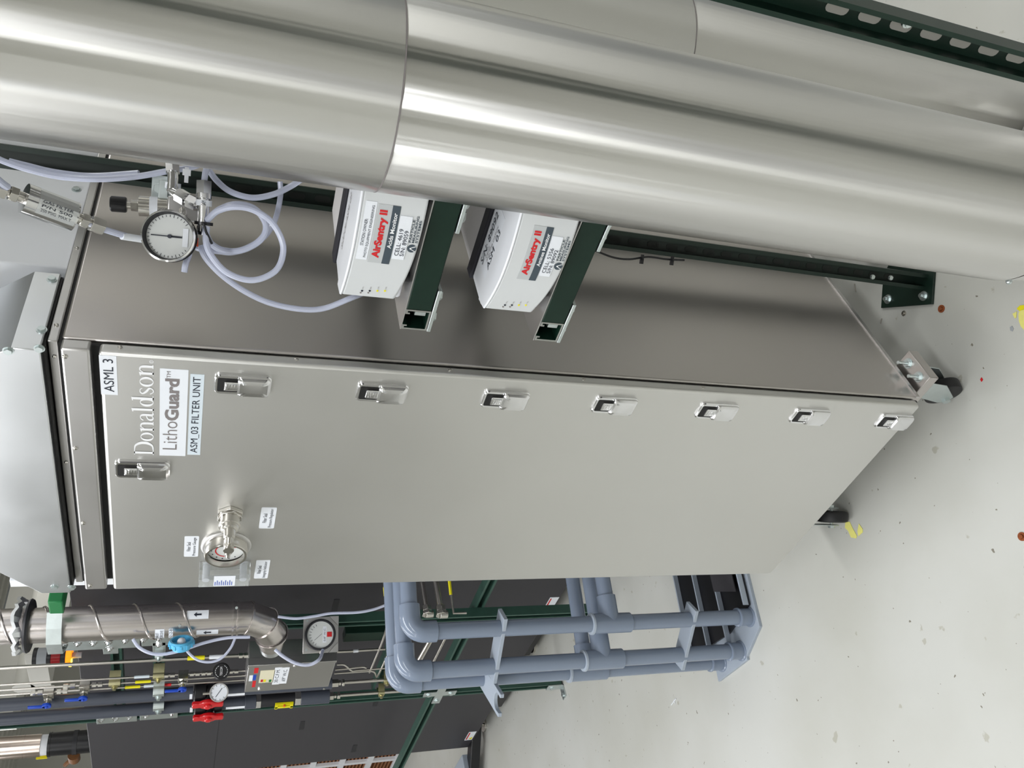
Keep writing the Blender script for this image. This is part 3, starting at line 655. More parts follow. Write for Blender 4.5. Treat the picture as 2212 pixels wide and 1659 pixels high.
# ================================================================== STRUT RACK
YR=.6
rk=thing('pipe_rack','green strut rack that carries the thin tubes, dark pipes and spiral duct','rack',(-2.4,.62,0))
xa=at(1100,1334,y=YR).x; xb=at(1100,1490,y=YR).x
for xx,z0 in ((xa,0),(xb,.01)):
    mb=MB(); mb.channel((xx,YR+.0207,z0),(xx,YR+.0207,3.46),-Yv); obj('rack_post',mb,greenl,rk)
mb=MB(); mb.channel((xa,YR+.0207,0),(xa,YR+.0207,.001),-Yv)
for zc,x0,x1 in ((.635,-4.4,xa+.6),(2.045,xb,xa),(1.893,xb,xa),(at(838,1450,y=YR).z,xb,xa)):
    mb=MB(); mb.channel((x0,YR+.062,zc),(x1,YR+.062,zc),-Yv); obj('rack_rail',mb,greenl,rk)
a=at(740,1378,y=.64); b=at(835,1356,y=.64); mb=MB(); mb.box(a.x,b.x,.62,.66,b.z,a.z); obj('rack_cover',mb,green,rk,.003)
def zplate(rects,bolts,yy=YR-.002,m=zinc):
    mb=MB()
    for (x0,y0,x1,y1) in rects:
        p=at(x0,(y0+y1)/2,y=yy); q=at(x1,(y0+y1)/2,y=yy); u=at((x0+x1)/2,y0,y=yy).x; v=at((x0+x1)/2,y1,y=yy).x; mb.box(min(u,v),max(u,v),yy-.005,yy,min(p.z,q.z),max(p.z,q.z))
    o=obj('joint_plate',mb,m,rk,.001)
    for bx,by in bolts:
        p=at(bx,by,y=yy-.005); mb=MB(); mb.hexn(p,-Yv,.008,.010); mb.cyl(p,p-Yv*.0015,.0135,seg=16); mb.cyl(p,p-Yv*.013,.005,seg=8); obj('bolt',mb,chrome,o)
zplate([(132,1378,302,1400),(223,1398,256,1410)],[(138,1392),(168,1389),(202,1388),(234,1387),(271,1383),(237,1400)],.575)
zplate([(306,1372,384,1392),(330,1386,358,1410)],[(310,1381),(344,1378),(343,1391)],.575)
zplate([(208,1540,296,1559)],[(218,1555),(250,1552),(279,1549)],.60); zplate([(302,1530,384,1551)],[(315,1546),(371,1541)],.60)
p=at(950,1497,y=YR-.002)
mb=MB(); mb.prism([(p.x+u,YR-.002,p.z+v_) for u,v_ in ((-.10,-.02),(-.02,-.02),(-.02,-.08),(.02,-.08),(.02,-.02),(.10,-.02),(.10,.02),(.02,.02),(.02,.08),(-.02,.08),(-.02,.02),(-.10,.02))],(0,-.006,0)); o=obj('cross_plate',mb,zinc,rk,.001)
for dx,dz in ((-.07,0),(.07,0),(0,.055),(0,-.055)): mb=MB(); q=Vector((p.x+dx,YR-.008,p.z+dz)); mb.hexn(q,-Yv,.007,.011); mb.cyl(q,q-Yv*.0015,.015,seg=16); obj('bolt',mb,zinc,o)
f0=at(1203,1488,z=0); mb=MB(); mb.box(xb-.022,xb+.022,YR-.008,YR-.002,.0,.085); mb.box(xb-.022,xb+.022,YR-.065,YR-.002,.0,.006); o=obj('foot_bracket',mb,zinc,rk,.001)
mb=MB(); mb.hexn((xb,YR-.008,.06),-Yv,.008,.011); obj('bolt',mb,zinc,o); mb=MB(); mb.hexn((xb,YR-.045,.006),Z,.008,.011); obj('bolt',mb,zinc,o)
# ================================================================== SPIRAL DUCT
RS=.0565; xs=at(300,1343,y=.5).x; ys=.5
sp=thing('spiral_duct','slim spiral-wound steel duct running down the rack into an elbow','duct',(xs,ys,1.5))
ze=at(506,1345,y=.5).z
mb=MB(); mb.lathe((xs,ys,ze),Z,[(0,RS),(3.46-ze,RS)],80,cap=False); obj('duct_pipe',mb,spiralm,sp)
pitch=(at(272,1350,y=.5).z-at(365,1348,y=.5).z); zt_=at(460,1350,y=.5).z+.01
mb=MB(); P=[]; n=int((3.3-zt_)/pitch*36)
for k in range(n): a=2*PI*k/36+2.2; P.append((xs+(RS+.0014)*math.cos(a),ys+(RS+.0014)*math.sin(a),zt_+pitch*k/36))
mb.tube(P,.0042,8); obj('spiral_seam',mb,spiralm,sp)
mb=MB(); mb.lathe((xs,ys,ze-.012),Z,[(0,RS),(.0,RS+.004),(.006,RS+.004),(.006,RS),(.016,RS+.001),(.016,RS+.004),(.021,RS+.004),(.021,RS)],40,cap=False); obj('slip_ring',mb,spiralm,sp)
mb=MB(); E=[Vector((xs,ys,ze)),Vector((xs,ys,ze-.045)),Vector((xs-.035,ys-.005,ze-.105)),Vector((xs-.105,ys-.01,ze-.135)),Vector((xs-.172,ys-.015,ze-.14))]
mb.tube(E,[RS,RS,RS,RS*.98,RS*.78],32,cap=False); eo=obj('elbow',mb,spiralm,sp,ang=25)
for k in (1,2,3):
    mb=MB(); ax=(E[k+1]-E[k-1]).normalized(); rr=RS*1.0; mb.lathe(E[k]-ax*.003,ax,[(0,rr*1.0),(.0,rr*1.06),(.006,rr*1.06),(.006,rr*1.0)],32,cap=False); obj('gore_seam',mb,spiralm,eo)
mb=MB(); ax=(E[4]-E[3]).normalized(); mb.cyl(E[4]-ax*.025,E[4]+ax*.03,RS*.80,RS*.70,seg=32); obj('collar',mb,galv,sp)
mb=MB(); q=at(569,1405,y=.42); 
for px,py in [(511,1313),(511,1362),(388,1352)]:
    q=at(px,py,y=ys-RS*.75); mb=MB(); mb.hexn(q,(CP-q),.006,.005); obj('screw',mb,zinc,sp)
# stickers wrapped on the duct
def wrap(z0,z1,a0,a1,m,par,name='duct_label',rr=RS,c=(xs,ys)):
    mb=MB(); N=6
    for k in range(N):
        b0=math.radians(a0+(a1-a0)*k/N); b1=math.radians(a0+(a1-a0)*(k+1)/N); q=[]
        for R_ in (rr+.0005,rr+.0012):
            q+=[[(c[0]+R_*math.sin(b),c[1]-R_*math.cos(b),z) for b,z in ((b0,z0),(b1,z0),(b1,z1),(b0,z1))]]
        mb.hexa([q[1][0],q[1][1],q[0][1],q[0][0],q[1][3],q[1][2],q[0][2],q[0][3]])
    return obj(name,mb,m,par)
def pxz(px): return at(px,1355,y=.5-.05).z
S1=wrap(pxz(449),pxz(402),62,92,paper,sp); S2=wrap(pxz(472),pxz(425),0,22,paper,sp); S3=wrap(pxz(355),pxz(335),-20,32,paper,sp); S4=wrap(pxz(374),pxz(365),-20,32,paper,sp)
def ctext(s,a0,z0,w,h,par,m=inkd,rr=RS+.0016,c=(xs,ys)):
    o=text('lettering',s,(0,0,z0),X,Z,w,h,m,None,depth=0)
    for v in o.data.vertices:
        b=math.radians(a0)+v.co.x/rr; v.co=Vector((c[0]+rr*math.sin(b),c[1]-rr*math.cos(b),v.co.z))
    o.parent=par; o.location=-wloc(par)
def arrow(am,zm,par):
    mb=MB(); b=math.radians(am); c=Vector((xs+(RS+.0016)*math.sin(b),ys-(RS+.0016)*math.cos(b),zm)); e=Vector((math.cos(b),math.sin(b),0)); nn=Vector((math.sin(b),-math.cos(b),0))
    mb.prism([c+e*u+Z*v for u,v in ((-.003,-.012),(.003,-.012),(.003,.004),(.008,.004),(0,.013),(-.008,.004),(-.003,.004))],nn*.0004); obj('arrow_mark',mb,inkd,par)
arrow(77,(pxz(449)+pxz(402))/2,S1); arrow(11,(pxz(472)+pxz(425))/2,S2)
ctext('CORROSIVE',-17,pxz(353),.045,.010,S3); ctext('EXHAUST',-17,pxz(343),.036,.009,S3); ctext('A21-2-8',-15,pxz(373),.046,.010,S4)
# flange with crumpled foil near the top
zf=at(52,1345,y=.5).z
mb=MB(); P=[]
rr_=random.Random(3)
mb.lathe((xs,ys,zf-.02),Z,[(0,RS),(.0,RS+.026),(.006,RS+.030),(.012,RS+.028),(.02,RS)],30,cap=False); fl=obj('flange',mb,chard,sp)
mb=MB(); 
for k in range(34):
    a0=2*PI*k/34-2.4; 
    if k>24: break
    a1=2*PI*(k+1)/34-2.4
    def fp(a,t,seed): q=random.Random(seed); return Vector((xs+(RS+.020+t*.014+q.uniform(-.005,.005))*math.cos(a),ys+(RS+.02+t*.014+q.uniform(-.005,.005))*math.sin(a),zf+.0+t*.012+q.uniform(-.007,.007)))
    mb.hexa([fp(a0,0,k),fp(a1,0,k+1),fp(a1,1,k+51),fp(a0,1,k+50),fp(a0,0,k)+Z*.010,fp(a1,0,k+1)+Z*.010,fp(a1,1,k+51)+Z*.010,fp(a0,1,k+50)+Z*.010])
obj('foil_tape',mb,galv,fl)
# hanger strap round the duct, in a bright green strut end
za=at(127,1355,y=.5).z
mb=MB()
H=[(xs+.11,ys-.02),(xs+.07,ys-.055),(xs+.02,ys-.082),(xs-.05,ys-.078),(xs-.10,ys-.035),(xs-.125,ys-.01)]
for (ax_,ay_),(bx_,by_) in zip(H,H[1:]):
    mb.hexa([(ax_,ay_,za-.022),(bx_,by_,za-.022),(bx_,by_+.003,za-.022),(ax_,ay_+.003,za-.022),(ax_,ay_,za+.022),(bx_,by_,za+.022),(bx_,by_+.003,za+.022),(ax_,ay_+.003,za+.022)])
st_=obj('hanger_strap',mb,zinc,sp)
mb=MB(); q=Vector((xs-.115,ys-.02,za)); mb.hexn(q,(-.3,-1,0),.009,.012); mb.cyl(q,q+Vector((-.3,-1,0))*.002,.02,seg=18); obj('bolt',mb,zinc,st_)
a=at(108,1294,y=.47); b=at(140,1294,y=.47); g0=at(124,1282,y=.47).x; g1=at(124,1308,y=.47).x
mb=MB(); mb.box(g1,g0,.44,.52,b.z,a.z); mb.box(g1+.006,g0-.006,.50,.598,b.z+.008,a.z-.008); tag(obj('strut_end_cap',mb,greenb,None,.004),'bright green plastic end cap beside the spiral duct hanger','end cap')
# ================================================================== STAINLESS GAS BOX
X1=at(630,1378,y=YR).x; yfb=at(630,1432,x=X1).y; X0=at(630,1489,y=yfb).x; zt=at(537,1432,x=X1).z; zb=at(727,1432,x=X1).z
gb=thing('junction_box','stainless steel box with warning stickers below the spiral duct elbow','box',((X0+X1)/2,(yfb+YR)/2,zb))
mb=MB(); mb.box(X0,X1,yfb,YR-.004,zb,zt); obj('box_body',mb,steel,gb,.003)
mb=MB(); mb.box(X1-.012,X1+.003,yfb-.004,yfb+.028,zb-.002,zt+.002); obj('cover_flange',mb,steel,gb,.001)
def pbox(x0,y0,x1,y1,m,name,par,yy,t=.0008):
    z1=at(x0,(y0+y1)/2,y=yy).z; z0=at(x1,(y0+y1)/2,y=yy).z; a=at((x0+x1)/2,y0,y=yy).x; b=at((x0+x1)/2,y1,y=yy).x
    mb=MB(); mb.box(b,a,yy-t,yy,z0,z1); o=obj(name,mb,m,par); return o,b,a,z0,z1,yy-t
S=pbox(561,1448,592,1474,paper3,'hazard_sticker',gb,yfb)
for k,m_ in enumerate((red,yel,paper3,greenb)):
    pbox(563+k*6,1468,568+k*6,1473,m_,'colour_patch',S[0],yfb-.0009)
S=pbox(591,1442,606,1478,paper,'flow_label',gb,yfb); line('30 C.F.M.',S,.12,.9,.25,.75,inkd)
S=pbox(606,1442,622,1476,paper,'pressure_label',gb,yfb); line('.69" W.C.',S,.12,.9,.25,.75,inkd)
pbox(549,1443,558,1454,inkr,'red_sticker',gb,yfb); pbox(538,1459,546,1471,paper,'white_sticker',gb,yfb); pbox(546,1458,553,1469,blu,'blue_sticker',gb,yfb); pbox(545,1471,552,1484,inkr,'red_sticker',gb,yfb)
for px,py in ((636,1439),(560,1489),(700,1487)):
    q=at(px,py,y=yfb); mb=MB(); mb.hexn(q,-Yv,.004,.006); obj('screw',mb,chrome,gb)
# ================================================================== DIFFERENTIAL PRESSURE GAUGE
def facing(c):
    n=Vector((CP.x-c.x,CP.y-c.y,0)).normalized(); return n,Z.cross(n)
c=at(693,1371,y=.53); n,er=facing(c)
dg_=thing('differential_gauge','round dark-rimmed differential pressure gauge on a square steel plate beside the box','gauge',(c.x,c.y,c.z-.06))
mb=MB(); mb.obox(c-n*.06,n,er,Z,.057,.02,.02); obj('mount_arm',mb,greenl,dg_)
mb=MB(); hp=.067; P=[]
for sx_,sy_ in ((1,1),(-1,1),(-1,-1),(1,-1)): 
    P+= [c+er*hp*sx_+Z*(hp-.006)*sy_*1, c+er*(hp-.006)*sx_+Z*hp*sy_] if sx_*sy_<0 else [c+er*(hp-.006)*sx_+Z*hp*sy_, c+er*hp*sx_+Z*(hp-.006)*sy_]
cc=[c+er*hp+Z*hp,c-er*hp+Z*hp,c-er*hp-Z*hp,c+er*hp-Z*hp]; mb.prism(cc,-n*.003); obj('mount_plate',mb,steel,dg_,.002)
mb=MB(); 
for s_ in (-1,1): mb.prism([c+er*hp*s_-Z*hp*.98,c+er*hp*s_-Z*hp*.45,c+er*hp*s_*.45-Z*hp*.98],n*.010)
obj('corner_gusset',mb,steel,dg_)
cg=c+Z*.006
mb=MB(); mb.lathe(cg,n,[(0,.050),(.022,.050),(.028,.058),(.036,.058),(.040,.055),(.040,.050),(.032,.049)],40,cap=False); obj('housing',mb,chard,dg_)
mb=MB(); mb.cyl(cg+n*.030,cg+n*.032,.0495,seg=36); dl=obj('dial',mb,dialm,dg_)
mb=MB(); mb.obox(cg+n*.0325-Z*.016,er,Z,n,.030,.007,.0005); l_=obj('range_label',mb,paper,dl)
text('lettering','0.8" W.C.',cg+n*.0331-Z*.0195-er*.024,er,Z,.048,.007,inkd,l_)
mb=MB()
for k in range(9):
    a=math.radians(25+k*16.2); v=er*math.cos(a)+Z*math.sin(a); mb.obox(cg+n*.0324+v*.038,v,n,v.cross(n),.004,.0004,.0007)
mb.obox(cg+n*.0326+er*-.008+Z*.008,(er*-1+Z*1.2),n,(er+Z),.018,.0004,.0006); obj('scale_marks',mb,inkd,dl)
mb=MB(); mb.obox(cg+n*.033-Z*.034,er,Z,n,.009,.009,.0008); mb.obox(cg+n*.0335-Z*.034,er,Z,n,.006,.006,.0008); obj('zero_mark',mb,inkr,dl)
mb=MB(); q=c-Z*.002-er*.058+n*.02; mb.cyl(q+er*.012,q-er*.014,.006,seg=12); mb.hexn(q-er*.004,-er,.008,.009,); obj('port_fitting',mb,nickel,dg_)
for sx_,sy_ in ((1,1),(-1,1),(-1,-1),(1,-1)): mb=MB(); q=c+er*.053*sx_+Z*.053*sy_; mb.cyl(q,q+n*.003,.004,seg=12); obj('screw',mb,zinc,dg_)
# ================================================================== DARK PVC PIPES WITH VALVES
YP=.55
def vx(px,py,Y=YP): return at(px,py,y=Y).x
def vz(px,py,Y=YP): return at(px,py,y=Y).z
xA=vx(200,1510); xB=vx(200,1540)
def dpipe(xx,pys,label,segs,R=.024):
    t=thing('plastic_pipe',label,'pipe',(xx,YP,1.0),'dark grey plastic pipes on the rack')
    return t
pA=dpipe(xA,0,'dark grey plastic pipe with red-handled valve, next to the thin steel tubes',0)
pB=dpipe(xB,0,'dark grey plastic pipe with red-handled valve and yellow flow marker, outermost on the rack',0)
for t,xx,py,ztop,segs in ((pA,xA,1506,3.46,((0,418),(480,620))),(pB,xB,1547,3.46,((0,418),(480,530),(657,664),(664,705)))):
    zq=lambda px: at(px,0,y=YP).z if 0 else vz(px,(1480 if t is pA else 1520))
    for k,(p0,p1) in enumerate(segs):
        mb=MB(); mb.cyl((xx,YP,zq(p1)),(xx,YP,ztop if p0==0 else zq(p0)),.024,seg=28); obj('pipe',mb,pvcd,t)
    # valve
    za,zb_=zq(420),zq(480); h=za-zb_
    mb=MB(); mb.lathe((xx,YP,zb_),Z,[(0,.034),(.03,.038),(.032,.030),(h-.05,.030),(h-.045,.040),(h-.005,.040),(h,.034)],12); v=obj('valve',mb,blackpl,t,.001)
    mb=MB(); mb.cyl((xx,YP,zb_+h*.48),(xx,YP-.046,zb_+h*.48),.02,.016,seg=20); obj('valve_stem',mb,blackpl,v)
    hc=Vector((xx,YP-.044,zb_+h*.48)); mb=MB(); P=[]
    for u,wv in ((-.060,.014),(-.054,.018),(-.03,.016),(-.018,.026),(0,.030),(.018,.026),(.03,.016),(.054,.018),(.060,.014)): P.append((u,wv))
    L=[hc+Z*u+X*wv for u,wv in P]+[hc+Z*u-X*wv for u,wv in P[::-1]]; mb.prism(L,(0,-.018,0)); mb.cyl(hc-Yv*.016,hc-Yv*.028,.017,.013,seg=20); obj('valve_handle',mb,red,v,.005,seg=3)
    o=None
    for (l0,l1),txt in (((488,530),'CYMER'),((411,417),'')):
        mb=MB(); z1=zq(l0); z0=zq(l1)
        wl=wrap(z0,z1,-8 if txt else -40,28 if txt else 50,paper,t,'pipe_label',.024,(xx,YP))
        if txt: 
            tt=text('lettering',txt,(xx-.004,YP-.0262,z0+.006),Z,-X,(z1-z0)-.012,.011,inkd,wl)
zc1=lambda px: vz(px,1520)
mb=MB(); mb.cyl((xB,YP,zc1(552)),(xB,YP,zc1(528)),.030,seg=28); obj('coupling',mb,pvcd,pB,.002)
mb=MB(); mb.hexn((xB,YP,zc1(562)),Z,zc1(552)-zc1(562),.031); obj('union_nut',mb,steel,pB,.001)
mb=MB(); mb.cyl((xB,YP,zc1(634)),(xB,YP,zc1(562)),.026,seg=24); fi=obj('sight_tube',mb,chard,pB)
mb=MB(); zA_,zB_=zc1(630),zc1(592)
for a_,b_,wd in ((zA_,zA_+.012,.014),(zB_-.012,zB_,.014),(zA_,zB_,.007)): mb.box(xB-wd-.004,xB+wd-.004,YP-.034,YP-.022,a_,b_)
obj('flow_marker',mb,yel,fi,.001)
mb=MB(); mb.box(xB+.012,xB+.015,YP-.032,YP-.024,zA_,zB_); mb.box(xB+.017,xB+.020,YP-.030,YP-.022,zA_,zB_); obj('marker_rods',mb,yel,fi)
mb=MB(); mb.box(xB+.004,xB+.018,YP-.036,YP-.028,(zA_+zB_)/2-.003,(zA_+zB_)/2+.003); obj('red_pointer',mb,orange,fi)
mb=MB(); mb.hexn((xB,YP,zc1(646)),Z,zc1(634)-zc1(646),.031); obj('union_nut',mb,steel,pB,.001)
mb=MB(); mb.cyl((xB,YP,zc1(706)),(xB,YP,zc1(646)),.030,seg=28); obj('coupling',mb,pvcd,pB,.002)
def tubefit(t,xx,py,pa,pb,pend):
    z=lambda p: vz(p,py)
    mb=MB(); mb.hexn((xx,YP,z(pa+14)),Z,z(pa)-z(pa+14),.018); mb.hexn((xx,YP,z(pa+20)),Z,.010,.012); mb.hexn((xx,YP,z(pb)),Z,z(pa+22)-z(pb),.016); obj('reducing_union',mb,nickel,t,.001)
    mb=MB(); mb.cyl((xx,YP,z(pend)),(xx,YP,z(pb)),.0075,seg=14); obj('steel_tube',mb,tubem,t)
tubefit(pB,xB,1500,707,735,884); 
mb=MB(); mb.cyl((xA,YP,vz(718,1470)),(xA,YP,vz(620,1480)),.024,seg=24); obj('pipe',mb,pvcd,pA)
tubefit(pA,xA,1470,718,745,850)
# zinc / yellow clamps holding pipes to the rack
def clamp(px,py,m,Y,rr,label,hw=.012,wide=.03):
    q=at(px,py,y=Y-rr); mb=MB(); P=[(q.x-wide,Y+.03),(q.x-wide,Y+.03)]
    for k in range(9):
        a=PI*k/8; P.append((q.x-rr*math.cos(a)*1.05,Y-rr*math.sin(a)*1.05))
    P.append((q.x+wide,Y+.03)); P=P[1:]
    for (a_,b_),(c_,d_) in zip(P,P[1:]): mb.hexa([(a_,b_,q.z-hw),(c_,d_,q.z-hw),(c_,d_+.003,q.z-hw),(a_,b_+.003,q.z-hw),(a_,b_,q.z+hw),(c_,d_,q.z+hw),(c_,d_+.003,q.z+hw),(a_,b_+.003,q.z+hw)])
    o=thing('pipe_clamp',label,'clamp',(q.x,Y,q.z),'clamps fixing pipes to the rack'); c1=obj('clamp_band',mb,m,o,.001)
    mb=MB(); b0=Vector((q.x-rr*.6,Y-rr*1.0,q.z)); mb.hexn(b0,-Yv,.012,.007); mb.cyl(b0,b0-Yv*.002,.013,seg=14); obj('clamp_screw',mb,m,o)
clamp(342,1503,zinc,YP,.0265,'grey strap clamp around the inner dark pipe, upper half of rack',.020,.04)
clamp(342,1534,zinc,YP,.0265,'grey strap clamp around the outer dark pipe, upper half of rack',.020,.04)
clamp(836,1474,zincy,YP,.012,'yellowish clamp on the steel tube touching the grey elbow',.014,.022)
clamp(824,1501,zincy,YP,.012,'yellowish clamp on the outermost steel tube below the yellow marker',.014,.022)
# ================================================================== THIN STEEL TUBES
def lineset(name,label,pts,Y,rr,m=tubem,fits=(),labs=(),grp='thin steel tubes on the rack',valve=None,vert=True,cat='tube'):
    a=at(*pts[0],y=Y); t=thing(name,label,cat,(a.x,Y,at(*pts[-1],y=Y).z),grp)
    P=[at(*p,y=Y) for p in pts]
    if vert:
        xm=sum(p.x for p in P)/len(P); P=[Vector((xm,Y,p.z)) for p in P]; P[0].z=max(P[0].z,3.3) if pts[0][0]<=2 else P[0].z
    mb=MB(); mb.tube(P,rr,10); obj('tube',mb,m,t)
    for px,py,L,hr in fits:
        q=at(px,py,y=Y); x_=P[0].x if vert else q.x; mb=MB(); mb.hexn((x_,Y,q.z-L/2),Z,L*.42,hr); mb.cyl((x_,Y,q.z-L*.1),(x_,Y,q.z+L*.1),hr*.7,seg=12); mb.hexn((x_,Y,q.z+L*.1),Z,L*.4,hr); obj('tube_fitting',mb,nickel,t)
    for px0,px1,py,m_ in labs:
        a=at(px0,py,y=Y).z; b=at(px1,py,y=Y).z; x_=P[0].x if vert else at(px0,py,y=Y).x; mb=MB(); mb.cyl((x_,Y,b),(x_,Y,a),rr+.0015,seg=12); obj('tube_label',mb,m_,t)
    if valve:
        px,py=valve; q=at(px,py,y=Y-.05); x_=P[0].x
        mb=MB(); zz=q.z; mb.box(x_-.018,x_+.018,Y-.018,Y+.018,zz-.018,zz+.018); mb.cyl((x_,Y-.018,zz),(x_,Y-.050,zz),.010,seg=14); mb.hexn((x_,Y-.018,zz),-Yv,.014,.016); v=obj('valve_body',mb,nickel,t,.001)
        mb=MB(); mb.cyl((x_,Y-.048,zz),(x_,Y-.058,zz),.016,seg=20); mb.box(x_-.010,x_+.004,Y-.058,Y-.050,zz,zz+.062); mb.sphere((x_,Y-.058,zz),.006); obj('valve_lever',mb,blu,v,.002)
    return t
lineset('steel_tube','thicker thin-wall steel tube beside the signal lamp, ending at the steel box',[(0,1443),(200,1434),(520,1415)],.56,.0068,fits=[(526,1415,.034,.011)],labs=[(405,442,1421,yel),(452,482,1419,paper)])
lineset('steel_tube','steel tube with black regulator knob, nearest the spiral duct of the three slim ones',[(0,1484),(200,1468),(330,1458),(530,1447)],.56,.0042,fits=[(366,1456,.04,.010),(421,1453,.036,.010),(446,1451,.036,.010),(505,1448,.036,.009)],labs=[(290,323,1462,paper2)],valve=None)
lineset('steel_tube','steel tube with yellow label and blue lever valve in the middle of the slim ones',[(0,1494),(200,1480),(330,1470),(530,1457)],.56,.0042,fits=[(150,1484,.04,.010),(210,1478,.036,.010)],labs=[(292,326,1470,yel)],valve=(180,1511))
lineset('steel_tube','steel tube with yellow, blue and red labels, closest to the dark pipes',[(0,1504),(200,1490),(330,1480),(530,1467)],.56,.0042,fits=[(80,1499,.04,.010),(135,1496,.036,.010)],labs=[(270,303,1483,yel),(311,336,1481,paper2),(337,370,1478,inkr)],valve=(102,1528))
t=lineset('lever_valve','blue lever valve just above the black regulator knob',[(388,1462),(402,1461)],.54,.010,valve=(394,1485),grp='blue lever valves',cat='valve')
clamp(247,1482,zincy,.56,.016,'yellowish cushion clamp on the slim tubes above the labels',.020,.03)
clamp(342,1466,zincy,.56,.016,'yellowish cushion clamp on the slim tubes beside the red label',.020,.03)
clamp(343,1420,zinc,.56,.012,'grey clamp on the thicker steel tube',.014,.022)
# regulator knob + small gauge
c=at(478,1450,y=.520); n,er=facing(c)
rgk=thing('gas_regulator','round black regulator knob on the slim steel tubes','regulator',(c.x,c.y,c.z-.03))
mb=MB(); mb.lathe(c-n*.03,n,[(0,.012),(.012,.020),(.02,.028),(.024,.032),(.040,.032),(.044,.028)],28); k_=obj('knob',mb,blackpl,rgk)
text('lettering','TESCOM',c+n*.0145-er*.016-Z*.004,er,Z,.032,.009,inkw,k_)
mb=MB()
for k in range(16):
    if k in (0,7,8,15): continue
    a=2*PI*(k+.5)/16; v=er*math.cos(a)+Z*math.sin(a); mb.obox(c+n*.0146+v*.022,v.cross(n),v,n,.003,.0007,.0003)
obj('knob_ring_mark',mb,inkw,k_)
mb=MB(); mb.cyl(c-n*.03-Z*.03,c-n*.03+Z*.03,.012,seg=16); obj('body',mb,nickel,rgk)
c=at(473,1496,y=.500); n,er=facing(c)
sg=thing('small_gauge','small white-faced pressure gauge between the two red valve handles and black knob','gauge',(c.x,c.y,c.z-.035))
mb=MB(); mb.lathe(c-n*.025,n,[(0,.030),(.02,.036),(.028,.036),(.028,.032),(.024,.031)],32,cap=False); mb.cyl(c-n*.025,c-n*.02,.03,seg=32); obj('case',mb,steel,sg)
mb=MB(); mb.cyl(c-n*.004,c-n*.002,.032,seg=32); dl=obj('dial',mb,paper,sg)
mb=MB(); mb.obox(c-n*.0015,(er*-1+Z*.7),n,(er*.7+Z),.020,.0004,.0011); 
for k in range(9):
    a=math.radians(-45+k*33.7); v=er*math.cos(a)+Z*math.sin(a); mb.obox(c-n*.0016+v*.027,v,n,v.cross(n),.003,.0004,.0007)
obj('pointer',mb,inkd,dl)
mb=MB(); mb.cyl(c+Z*.034-n*.015,c+Z*.06-n*.015,.006,seg=12); obj('stem',mb,nickel,sg)
# blue disc filter and soft tubing on the rack
c=at(392,1384,D=3.06); n,er=facing(c); ax=(er*.88+n*.42+Z*.05).normalized()
bf=thing('disc_filter','light blue plastic disc filter hanging under the spiral duct','filter',(c.x,c.y,c.z-.04))
mb=MB(); mb.lathe(c-ax*.03,ax,[(0,.010),(.001,.028),(.012,.032),(.014,.038),(.028,.040),(.034,.036),(.034,.030),(.018,.028),(.018,.005)],36); fb=obj('filter_cup',mb,bluc,bf)
for k in range(12):
    a=2*PI*k/12; e1,e2=MB().frame(ax); v=e1*math.cos(a)+e2*math.sin(a); mb=MB(); mb.obox(c-ax*.010+v*.0395,ax,v,ax.cross(v),.007,.002,.003); obj('grip_rib',mb,bluc,fb)
mb=MB(); mb.sphere(c-ax*.004,.014); obj('membrane',mb,white,bf)
def hose(label,pts,Y=None,D=None,rr=.0045,grp='soft clear tubes',cat='tube',m=tubing,zc=None):
    P=[]
    for p in pts:
        dd=p[2] if len(p)>2 else (D if D else None)
        P.append(at(p[0],p[1],D=dd) if dd else at(p[0],p[1],y=Y))
    mb=MB(); mb.tube(P,rr,10,smooth=6); o=obj('plastic_tube',mb,m,None); tag(o,label,cat,grp); return o
hose('clear tube looping out below the spiral duct beside the joint plate',[(287,1380),(300,1398),(325,1411),(355,1413),(395,1404),(440,1389),(490,1378),(540,1376)],D=3.08,rr=.0055)
hose('thin clear tube hanging in a loop from the light blue filter',[(400,1401),(412,1415),(430,1427),(455,1430),(478,1422),(498,1400),(509,1376)],D=3.1,rr=.0045)
hose('clear tube looping from the square-plate gauge to the duct elbow',[(594,1403),(612,1418),(640,1433),(668,1436),(690,1424),(697,1405,3.15)],D=3.08,rr=.006)
hose('long faint clear tube passing behind the square-plate gauge',[(600,1332),(640,1336),(680,1331),(715,1325),(770,1323),(805,1317),(834,1307)],D=3.12,rr=.005)
# lower bent steel tubes
def btube(label,pts,Y=.56,rr=.004,m=tubem,labs=()):
    P=[at(p[0],p[1],y=(p[2] if len(p)>2 else Y)) for p in pts]; t=thing('bent_tube',label,'tube',P[-1],'bent steel tubes below the steel box'); mb=MB(); mb.tube(P,rr,10,smooth=4); obj('tube',mb,m,t)
    for i,j,m_ in labs:
        a,b=Vector(P[i]),Vector(P[j]); mb=MB(); mb.cyl(a+(b-a)*.3,a+(b-a)*.7,rr+.0013,seg=12); obj('tube_label',mb,m_,t)
btube('straight steel tube with a white tag directly below the square-plate gauge',[(728,1408),(755,1407),(782,1405),(832,1402)],.60,.0055,labs=[(1,2,paper)])
btube('steel tube with an S-shaped bend below the box corner',[(728,1436),(742,1436),(750,1441),(760,1449),(775,1448),(838,1443)])
btube('short steel tube curling over at its end under the box',[(724,1447),(755,1444),(782,1441),(791,1443)])
btube('lowest bent steel tube with a small hook',[(722,1455),(780,1451),(803,1450),(810,1454),(815,1461),(835,1420),(862,1360)])
btube('slanting steel tube rising beside the grey pipes with a yellow tip',[(798,1453),(812,1420),(826,1385),(833,1362),(835,1345),(833,1300),(829,1255)],.56,.004,labs=[(5,6,yel)])
